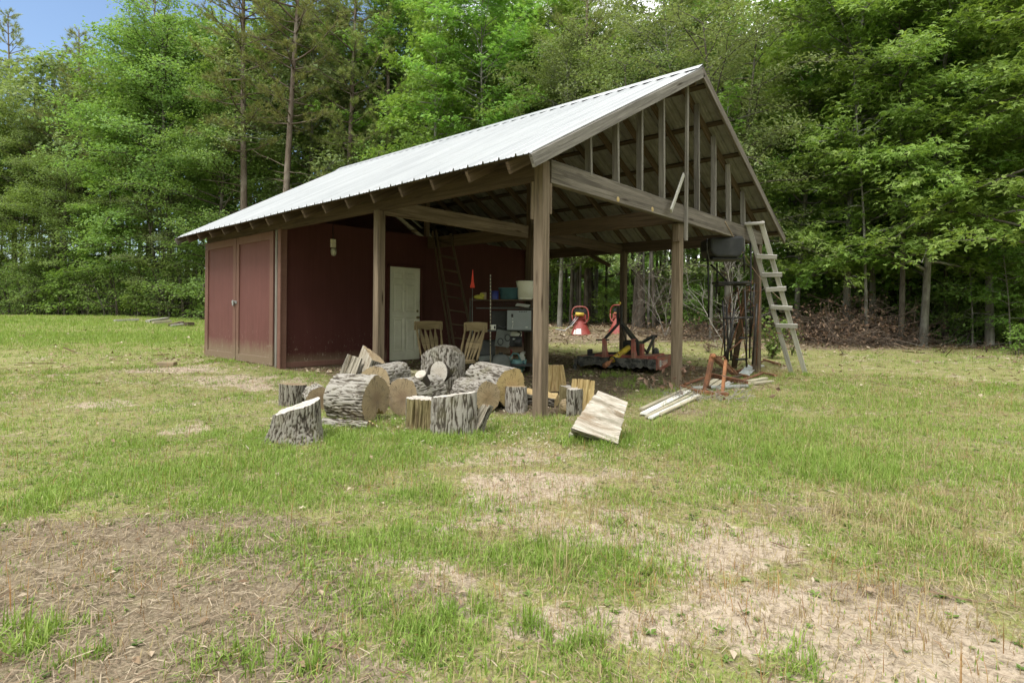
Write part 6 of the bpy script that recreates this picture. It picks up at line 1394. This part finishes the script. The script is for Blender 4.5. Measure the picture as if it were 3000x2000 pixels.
mb = MB(); mb.tube([q(.05, .2, .74), q(.32, .26, .42), q(.5, .3, .3), q(.56, .3, .22), q(.9, .3, .28)], .016, 8); mb.tube([q(.14, .2, .74), q(.36, .26, .45)], .014, 8); mb.build('control_lever', M['galv'], t)
for a0, a1, z0, z1 in ((8, 42, .10, .30), (45, 58, .10, .26)):
    mb = MB(); b0 = math.atan2(f[1], f[0])
    for k in range(6):
        t0, t1 = b0-R_(a0-12+(a1-a0)*k/6), b0-R_(a0-12+(a1-a0)*(k+1)/6); P = []
        for (tt, z) in ((t0, z0), (t1, z0), (t1, z1), (t0, z1)):
            r = .404-.4*(z-.03)*1.02+.004; P.append(OFF[t.name]+np.array([math.cos(tt)*r, math.sin(tt)*r, z])+s*.03*z)
        mb._add(P, [(0, 1, 2, 3)])
    mb.build('sticker', M['label_white'], t)
t, q, s, f, ax = spreader(1812, 977, 20.9, -.95, 'right of two red cone spreaders, its hoop turned sideways behind the mower mast', -.06)
mb = MB(); mb.box(q(-.46, .2, .1), (s, f, ax), (.10, .03, .22), .01); mb.build('sticker', M['label_white'], t)
mb = MB(); mb.box(q(-.2, .05, .8), (s, f, ax), (.26, .05, .28), .01); mb.build('side_plate', M['spreader_red'], t)
# ------------------------------------------------------------------ black steel stand with a tub on top, by the right post
def stand():
    d0 = 10.7; g0 = atd(2140, 1060, d0); g0[2] = gz(g0[0], g0[1]); t = thing('steel_stand', 'tangle of black steel frame sections leaning by the right gable post', 'frame', g0)
    P = lambda px, py, d=d0: atd(px, py, d); k = 0
    def pole(a, b_, r=.016, nm='tube'):
        mb = MB(); mb.tube([a, (np.array(a)+b_)/2+RT*.01, b_], r, 8); return mb.build(nm, M['black_steel'], t)
    for (x0, y0, x1, y1, dd) in ((2124, 1060, 2117, 880, 0), (2141, 1055, 2139, 885, .3), (2187, 1075, 2182, 850, -.1), (2204, 1068, 2217, 890, .0), (2196, 1050, 2200, 700, .2), (2076, 930, 2072, 700, -.1), (2100, 860, 2100, 770, .2), (2127, 1050, 2150, 960, .1), (2181, 800, 2176, 720, .0), (2200, 985, 2210, 830, .1), (2122, 1065, 2152, 905, -.15), (2133, 1060, 2128, 890, .1)):
        pole(P(x0, y0, d0+dd), P(x1, y1, d0+dd), .017)
    for (x0, y0, x1, y1, dd) in ((2118, 932, 2205, 930, -.05), (2165, 990, 2190, 990, 0), (2154, 1053, 2190, 1051, -.05), (2092, 838, 2190, 825, 0), (2082, 775, 2130, 823, .05), (2096, 833, 2185, 835, .25)):
        pole(P(x0, y0, d0+dd), P(x1, y1, d0+dd), .020, 'cross_bar')
    mb = MB(); mb.box(P(2142, 829, d0+.15), (RT, FW, UP), (.62, .35, .04), .01); mb.build('platform', M['black_steel'], t)
stand()
c = atd(2113, 735, 10.6); mb = MB(); hw = .345
sec = [(-.5, .22), (.5, .26), (.52, .02), (.44, -.12), (.34, -.155), (-.32, -.15), (-.44, -.10), (-.50, .0)]
tb = thing('black_tub', 'black moulded tub hung upside down beneath the gable beam', 'tub', c)
mb.prism([c+RT*a*.60+UP*b_*.95-FW*.3 for a, b_ in sec], FW*.6); o = mb.build('shell', M['black_plastic'], tb); md = o.modifiers.new('round', 'BEVEL'); md.width = .045; md.segments = 3
mb = MB(); mb.box(c+RT*.02-UP*.165, AX, (.52, .5, .03), .01); mb.build('rim', M['black_plastic'], tb)
for a in (-.33, .34):
    mb = MB(); mb.tube([c+RT*a-FW*.2+UP*.2, c+RT*a*1.02-FW*.22-UP*.02, c+RT*a*.86-FW*.2-UP*.22], .012, 8); mb.build('strap', M['rubber'], tb)
a, b_ = G(2150, 1078), onY(2186, 850, .1); mb = MB(4); mb.bar(a, atd(2186, 850, 11.0), .11, .05); solo(mb, 'leaning_plank', M['inner'], 'brown plank leaning behind the black steel frames', 'plank', a)
# ------------------------------------------------------------------ rusty implement, pipes and boards on the grass
def P2(px, py, z=None, d=None):
    if d is not None: return atd(px, py, d)
    p = G(px, py); p[2] += z or 0; return p
c = P2(2062, 1150); im = thing('rusty_implement', 'rusty plough frame with two upright legs lying by the middle post', 'implement', c); dI = np.dot(c-CAM, FW)
def sq(pts, w_, nm, mat='rust', parent=im):
    mb = MB(len(nm)); 
    for a, b_ in zip(pts[:-1], pts[1:]): mb.bar(a, b_, w_, w_, bev=.006)
    return mb.build(nm, M[mat], parent)
ap = P2(2087, 1042, d=dI+.1)
sq([P2(2062, 1150, -.03), ap], .062, 'leg', 'rust'); sq([P2(2115, 1154, -.03), P2(2126, 1055, d=dI+.05)], .045, 'leg', 'rust_orange'); 
sq([ap, P2(2150, 1092, d=dI+.9)], .075, 'drawbar'); sq([ap+UP*.0, P2(2122, 1046, d=dI+.15), P2(2130, 1062, d=dI+.2), P2(2160, 1098, d=dI+.8)], .022, 'rod')
sq([P2(1995, 1140, .05), P2(2045, 1152, .04), P2(2135, 1160, .03)], .06, 'base_bar'); sq([P2(2160, 1092, .05), P2(2235, 1066, .06)], .035, 'rail'); sq([P2(2238, 1060, .06), P2(2285, 1074, .05)], .05, 'rail')
mb = MB(); mb.lathe([(.0, -.02), (.03, -.02), (.035, 0), (.03, .02), (0, .02)], ap-FW*.04, -FW, 14); mb.build('hinge_pin', M['rust_orange'], im)
c = P2(2150, 1128); fr_ = thing('channel_frame', 'low rusty channel frame in the grass behind the plough legs', 'frame', c)
sq([P2(2085, 1105, .04), P2(2192, 1131, .04)], .07, 'channel', 'rust', fr_); sq([P2(2192, 1131, .04), P2(2242, 1116, .04)], .085, 'channel', 'board', fr_); sq([P2(2150, 1096, .03), P2(2200, 1108, .03)], .05, 'channel', 'rust', fr_)
a, b_ = P2(2028, 1141, .035), P2(2190, 1138, .035); mb = MB(); mb.tube([a, b_], .032, 14); solo(mb, 'grey_pipe', M['pvc'], 'weathered grey plastic pipe lying behind the plough legs', 'pipe', a)
c = P2(2180, 1096, .03); mb = MB(); mb._add([P2(2158, 1100, .03), P2(2192, 1103, .02), P2(2214, 1088, .07), P2(2190, 1080, .10)], [(0, 1, 2, 3)]); o = solo(mb, 'bent_sheet', M['sheet'], 'pale bent metal sheet lying in the grass near the right gable post', 'sheet', c); md = o.modifiers.new('thick', 'SOLIDIFY'); md.thickness = .006
c = P2(2222, 1076, .03); mb = MB(); mb.box(c, (RT, FW, UP), (.22, .10, .05), .01); solo(mb, 'pale_offcut', M['sheet'], 'small pale block behind the bent metal sheet', 'block', c)
pl = [(1886, 1222, 2016, 1152, .085, 'white_board', 'peeling white board lying between bare boards, nearest the logs'), (1880, 1210, 2008, 1146, .06, 'board', 'bare grey board at the far side of the fan of boards'), (1896, 1231, 2034, 1158, .05, 'board', 'narrow pale board next to the peeling white one'), (1905, 1234, 2044, 1165, .05, 'white_board', 'narrow board at the near side of the fan, split along its length'), (1935, 1225, 2050, 1170, .04, 'board', 'short thin batten lying at the outer edge of the fan of boards')]
for i, (x0, y0, x1, y1, w_, m_, lab) in enumerate(pl):
    a, b_ = P2(x0, y0, .03), P2(x1, y1, .045); mb = MB(i+40); mb.bar(a, b_, w_, .022, (0, 0, 1), .003); solo(mb, 'loose_board', M[m_], lab, 'board', a, 'boards fanned out on the grass')
for i, (x0, y0, x1, y1, m_, lab) in enumerate([(2066, 1134, 2098, 1117, 'board', 'pale green board behind the rusty plough, left of a pair'), (2085, 1137, 2116, 1122, 'board', 'pale green board behind the rusty plough, right of a pair'), (2102, 1140, 2140, 1128, 'white_board', 'white board with dark end between the plough legs')]):
    a, b_ = P2(x0, y0, .03), P2(x1, y1, .05); mb = MB(i+60); mb.bar(a, b_, .09, .02); solo(mb, 'loose_board', M[m_], lab, 'board', a, 'boards behind the rusty plough')
# block on the path, old lumber at the far field edge
c = P2(489, 1076, .02); mb = MB(); mb.box(c, (nrm(RT+FW*.1), nrm(FW-RT*.1), UP), (.30, .15, .14), .012); solo(mb, 'concrete_block', M['brick'], 'mud coloured block at the end of the bare path by the shed', 'block', c)
for i, (x0, y0, x1, y1, w_, m_, lab) in enumerate([(335, 941, 405, 940, .16, 'silver', 'long grey plank lying at the edge of the far grass'), (432, 943, 490, 937, .2, 'silver', 'bleached plank crossing the heap of old lumber'), (448, 947, 500, 946, .2, 'board', 'tan plank under the bleached one in the heap of old lumber'), (500, 955, 532, 950, .22, 'purlin', 'dark rotten timber in front of the heap of old lumber'), (530, 951, 560, 955, .3, 'purlin', 'short dark timber end nearest the shed in the old lumber'), (500, 957, 535, 956, .12, 'silver', 'thin pale batten in front of the dark rotten timber')]):
    a, b_ = P2(x0, y0+2, .06), P2(x1, y1+2, .12); mb = MB(i+80); mb.bar(a, b_, w_, w_*.6); solo(mb, 'old_timber', M[m_], lab, 'timber', a, 'old lumber at the far grass edge')
# ------------------------------------------------------------------ brush heaps, dead shrub, vines
def branchy(rng, p, d, L, r, polys, lv=0, kids=4, wob=.10):
    n = 6; s = np.linspace(0, 1, n); pts = p+np.outer(s*L, d)+np.cumsum(rng.normal(0, wob*L/n*2, (n, 3)), 0)*s[:, None]; polys.append((pts, r*(1-.75*s)+.0015, 5 if lv == 0 else 3))
    if lv < 2:
        for k in range(kids):
            u = rng.uniform(.25, .98); Q = np.array([np.interp(u, s, pts[:, c]) for c in range(3)]); e = d+rng.normal(0, .55, 3); branchy(rng, Q, nrm(e), L*rng.uniform(.3, .55), r*.5, polys, lv+1, kids, wob)
def brush(name, label, lst, seed, twig='twig', leaves=0, group=None, rs=1.0):
    rng = np.random.default_rng(seed); polys = []; pts = []
    c0 = P2(lst[0][0], lst[0][1])
    for (px, py, rad, cnt, h, L) in lst:
        c = P2(px, py)
        for k in range(cnt):
            a = rng.uniform(0, 6.28); q = rad*math.sqrt(rng.uniform(0, 1)); p = c+np.array([math.cos(a)*q, math.sin(a)*q*.7, 0]); p[2] = gz(p[0], p[1])+rng.uniform(0, h)*(1-(q/rad)**2)*.9
            b_ = rng.uniform(0, 6.28); branchy(rng, p, nrm(np.array([math.cos(b_), math.sin(b_), rng.normal(.1, .28)])), L*rng.uniform(.5, 1.2), rng.uniform(.006, .02)*rs, polys, 0, 4); pts.append(p)
    TV, TF = tubes_np(polys); t = thing(name, label, 'brush pile', c0, group); link('branches', np_mesh('branches', TV-c0, TF, True), M[twig], t)
    if leaves:
        pp = np.array(pts); C = pp[rng.integers(0, len(pp), leaves)]+rng.normal(0, 1, (leaves, 3))*[.45, .45, .22]+[0, 0, .12]
        V, F, rd = leafset(C, rng.normal(0, 1, (leaves, 3)), .11, 'oak', rng, .5); link('dead_leaves', np_mesh('dead_leaves', V-c0, F, False, None, {'rnd': rd}), M['dead_brush'], t)
brush('brush_pile', 'long heap of brown cut brush along the wood edge right of the ladder', [(2400, 1003, 1.3, 75, 1.25, 1.2), (2480, 1003, 1.5, 85, 1.35, 1.3), (2560, 1005, 1.3, 65, 1.05, 1.1), (2620, 1005, .9, 30, .6, .9)], 5, 'twig', 3800)
brush('fallen_branches', 'fallen grey branches lying on the leaf litter by the forked trunk', [(2690, 1008, 1.6, 12, .1, 1.5), (2790, 1002, 1.5, 10, .1, 1.5)], 6, 'twig_pale')
brush('fallen_branches', 'low tangle of dead twigs behind the black steel frames', [(2010, 985, 1.6, 26, .4, .9), (2060, 990, 1.4, 22, .5, .9)], 7, 'twig', 500)
brush('dry_twigs', 'bleached twigs scattered between the boards and the middle post', [(1985, 1160, .30, 14, .05, .25), (2020, 1168, .35, 14, .05, .28), (2120, 1172, .35, 12, .04, .28)], 8, 'twig_pale', 60, rs=.3)
def dead_shrub(px, d, label, seed, sc, twig='twig_pale', n=7):
    p = CAM+FW*d+RT*((px-1500)/FPX*d); p[2] = gz(p[0], p[1]); rng = np.random.default_rng(seed); polys = []
    for k in range(n): branchy(rng, p, nrm(np.array([rng.normal(0, .35), rng.normal(0, .35), 1])), sc*rng.uniform(.7, 1.1), .014, polys, 0, 7, .12)
    TV, TF = tubes_np(polys); t = thing('dead_shrub', label, 'shrub', p); link('branches', np_mesh('branches', TV-p, TF, True), M[twig], t)
dead_shrub(2130, 15.5, 'bare bleached shrub arching behind the black tub', 11, 2.2, n=3)
dead_shrub(1950, 19.5, 'bare twiggy shrub beside the pale saplings under the roof', 12, 2.4, n=3)
dead_shrub(1845, 20.5, 'thin bare shrub in the shade behind the back post', 13, 2.3, 'twig', 4)
def leafy_weed(px, py, h, n, label, seed, mat='vine', spread=.3, sz=.06, name='leafy_weed', d=None):
    p = P2(px, py) if d is None else None; rng = np.random.default_rng(seed); polys = []; C = []
    for k in range(n):
        a = rng.uniform(0, 6.28); L = h*rng.uniform(.5, 1.1); top = p+np.array([math.cos(a)*spread*rng.uniform(.2, 1), math.sin(a)*spread*rng.uniform(.2, 1), L]); s = np.linspace(0, 1, 7)
        pts = p+np.outer(s, top-p)+np.cumsum(rng.normal(0, .03*h, (7, 3)), 0)*s[:, None]; polys.append((pts, .006*(1-.7*s), 4))
        for u in rng.uniform(.15, 1, int(16*L)+5): C.append(np.array([np.interp(u, s, pts[:, c]) for c in range(3)])+rng.normal(0, .05, 3))
    C = np.array(C); V, F, rd = leafset(C, rng.normal(0, .5, (len(C), 3))+UP, sz, 'oak', rng, .62); TV, TF = tubes_np(polys); t = thing(name, label, 'plant', p)
    link('stems', np_mesh('stems', TV-p, TF, True), M['twig'], t); link('foliage', np_mesh('foliage', V-p, F, False, None, {'rnd': rd}), M[mat], t)
leafy_weed(2262, 1050, 1.1, 22, 'bushy green weed growing behind the foot of the wooden ladder', 3, 'oak', .45, .10)
leafy_weed(2150, 1070, .95, 8, 'sparse yellow green vine climbing the black steel frames', 4, 'vine', .25, .055, 'vine')
leafy_weed(2205, 1050, .8, 6, 'thin vine rising between the steel frames and the right post', 5, 'vine', .15, .05, 'vine')
leafy_weed(2320, 1040, .75, 9, 'green vine sprig poking out right of the ladder', 6, 'vine', .3, .06, 'vine')
leafy_weed(2075, 1030, .35, 8, 'dark wilted weed standing in front of the black steel frames', 7, 'dead_brush', .2, .06)
leafy_weed(1662, 1010, .35, 4, 'single dark weed stalk in the pale grass beyond the open barn', 8, 'dead_brush', .1, .05)
for i, (px, py, h, lab) in enumerate([(2890, 1035, .35, 'dry seed stalk tuft at the litter edge near the right border'), (2765, 1035, .28, 'short dry seed stalk tuft below the forked trunk'), (2470, 1040, .30, 'broken weed clump on the grass below the brush heap')]): leafy_weed(px, py, h, 6, lab, 20+i, 'dead_brush', .12, .04)

# wire and rusty odds and ends round the right gable post
def tangle():
    rng = np.random.default_rng(17); d0 = 10.9; c = G(2150, 1082); t = thing('wire_tangle', 'tangle of rusty wire and thin rods hanging through the black steel frames', 'wire', c)
    mb = MB()
    for k in range(26):
        p = atd(rng.uniform(2095, 2215), rng.uniform(800, 1040), d0+rng.uniform(-.2, .4)); n = rng.integers(5, 9); pts = [p]
        for j in range(n): pts.append(pts[-1]+RT*rng.normal(0, .10)+FW*rng.normal(0, .05)-UP*rng.uniform(-.03, .14))
        pts = [q if q[2] > .02 else np.array([q[0], q[1], .02]) for q in pts]; mb.tube(pts, .0045, 4)
    mb.build('wires', M['rust'], t)
    for (x0, y0, x1, y1, dd, r) in ((2120, 1078, 2205, 820, .25, .012), (2108, 1070, 2140, 870, .3, .010), (2190, 1072, 2160, 840, .2, .010), (2215, 1070, 2228, 840, .1, .011), (2100, 1060, 2185, 985, .0, .014)):
        mb = MB(); mb.tube([atd(x0, y0, d0+dd), atd(x1, y1, d0+dd)], r, 6); mb.build('rod', M['rust'], t)
tangle()
for i, (x0, y0, x1, y1, w_, m_, lab) in enumerate([(2172, 1118, 2232, 1100, .05, 'rust', 'rusty angle bar lying before the bent metal sheet'), (2228, 1094, 2272, 1106, .06, 'rust', 'short rusty bar near the foot of the wooden ladder'), (2006, 1128, 2062, 1112, .05, 'rust', 'rusty bar lying beside the middle post'), (2210, 1130, 2262, 1122, .07, 'board', 'grey board end in the grass before the wooden ladder'), (2120, 1118, 2170, 1104, .06, 'purlin', 'dark rotten board inside the channel frame')]):
    a, b_ = P2(x0, y0, .03), P2(x1, y1, .05); mb = MB(i+120); mb.bar(a, b_, w_, .03); solo(mb, 'scrap_bar', M[m_], lab, 'scrap', a)
# ------------------------------------------------------------------ camera, sky, sun
cd = bpy.data.cameras.new('camera'); co = bpy.data.objects.new('camera', cd); COL.objects.link(co)
cd.sensor_width = 36; cd.lens = 36*FPX/3000; cd.shift_y = -(1000-YH)/3000*-1*-1; cd.clip_start = .05; cd.clip_end = 3000
mw = Matrix(((RR[0], UR[0], -FW[0], CAM[0]), (RR[1], UR[1], -FW[1], CAM[1]), (RR[2], UR[2], -FW[2], CAM[2]), (0, 0, 0, 1)))
co.matrix_world = mw; SC.camera = co
sdir = nrm(-FW*.50-RT*.38+UP*1.10)               # towards the sun
elev = math.asin(sdir[2]); az = math.atan2(sdir[0], sdir[1])
wd_ = bpy.data.worlds.new('World'); SC.world = wd_; wd_.use_nodes = True; nt = wd_.node_tree; nt.nodes.clear(); N = NB(nt)
sky = N.n('ShaderNodeTexSky', sky_type='NISHITA'); sky.sun_disc = False; sky.sun_elevation = elev; sky.sun_rotation = az; sky.air_density = 1.1; sky.dust_density = 1.2; sky.ozone_density = 2.2
bg = N.n('ShaderNodeBackground'); out = N.n('ShaderNodeOutputWorld')
tc = N.n('ShaderNodeTexCoord'); mp = N.n('ShaderNodeMapping'); N.l(tc.outputs['Generated'], mp.inputs[0]); mp.inputs['Scale'].default_value = (1, 1, 2.0)
nz = N.noise(mp.outputs[0], 2.1, 6, .6, .3)
# a bank of bright thin cloud over most of the sky, open blue towards the far left of the view
bl = nrm(atd(150, 120, 1.0)-CAM)
dt = N.n('ShaderNodeVectorMath', operation='DOT_PRODUCT'); N.l(tc.outputs['Generated'], dt.inputs[0]); dt.inputs[1].default_value = tuple(bl)
hole = N.ramp(dt.outputs['Value'], [(.78, 0.0), (.95, .5)])
cl = N.ramp(N.math('SUBTRACT', nz, hole), [(.24, 0.0), (.44, 1.0)])
mxs = N.mix(N.math('MULTIPLY', cl, .94), sky.outputs[0], (10.4, 10.4, 10.2))
N.l(mxs, bg.inputs[0]); bg.inputs[1].default_value = .105; N.l(bg.outputs[0], out.inputs[0])
sd = bpy.data.lights.new('sun', 'SUN'); so = bpy.data.objects.new('sun', sd); COL.objects.link(so)
sd.energy = 1.9; sd.angle = R_(20); sd.color = (1, .97, .91)
so.rotation_euler = Vector(-sdir).to_track_quat('-Z', 'Y').to_euler(); so.location = (0, 0, 30)
SC.view_settings.view_transform = 'Standard'; SC.view_settings.look = 'None'; SC.view_settings.exposure = 1.05; SC.view_settings.gamma = 1
SC.render.engine = 'CYCLES'; SC.cycles.use_denoising = True; SC.cycles.denoising_prefilter = 'ACCURATE'; SC.cycles.denoising_input_passes = 'RGB_ALBEDO_NORMAL'; SC.cycles.max_bounces = 8; SC.cycles.transparent_max_bounces = 4
SC.cycles.diffuse_bounces = 7; SC.cycles.glossy_bounces = 2; SC.cycles.transmission_bounces = 4
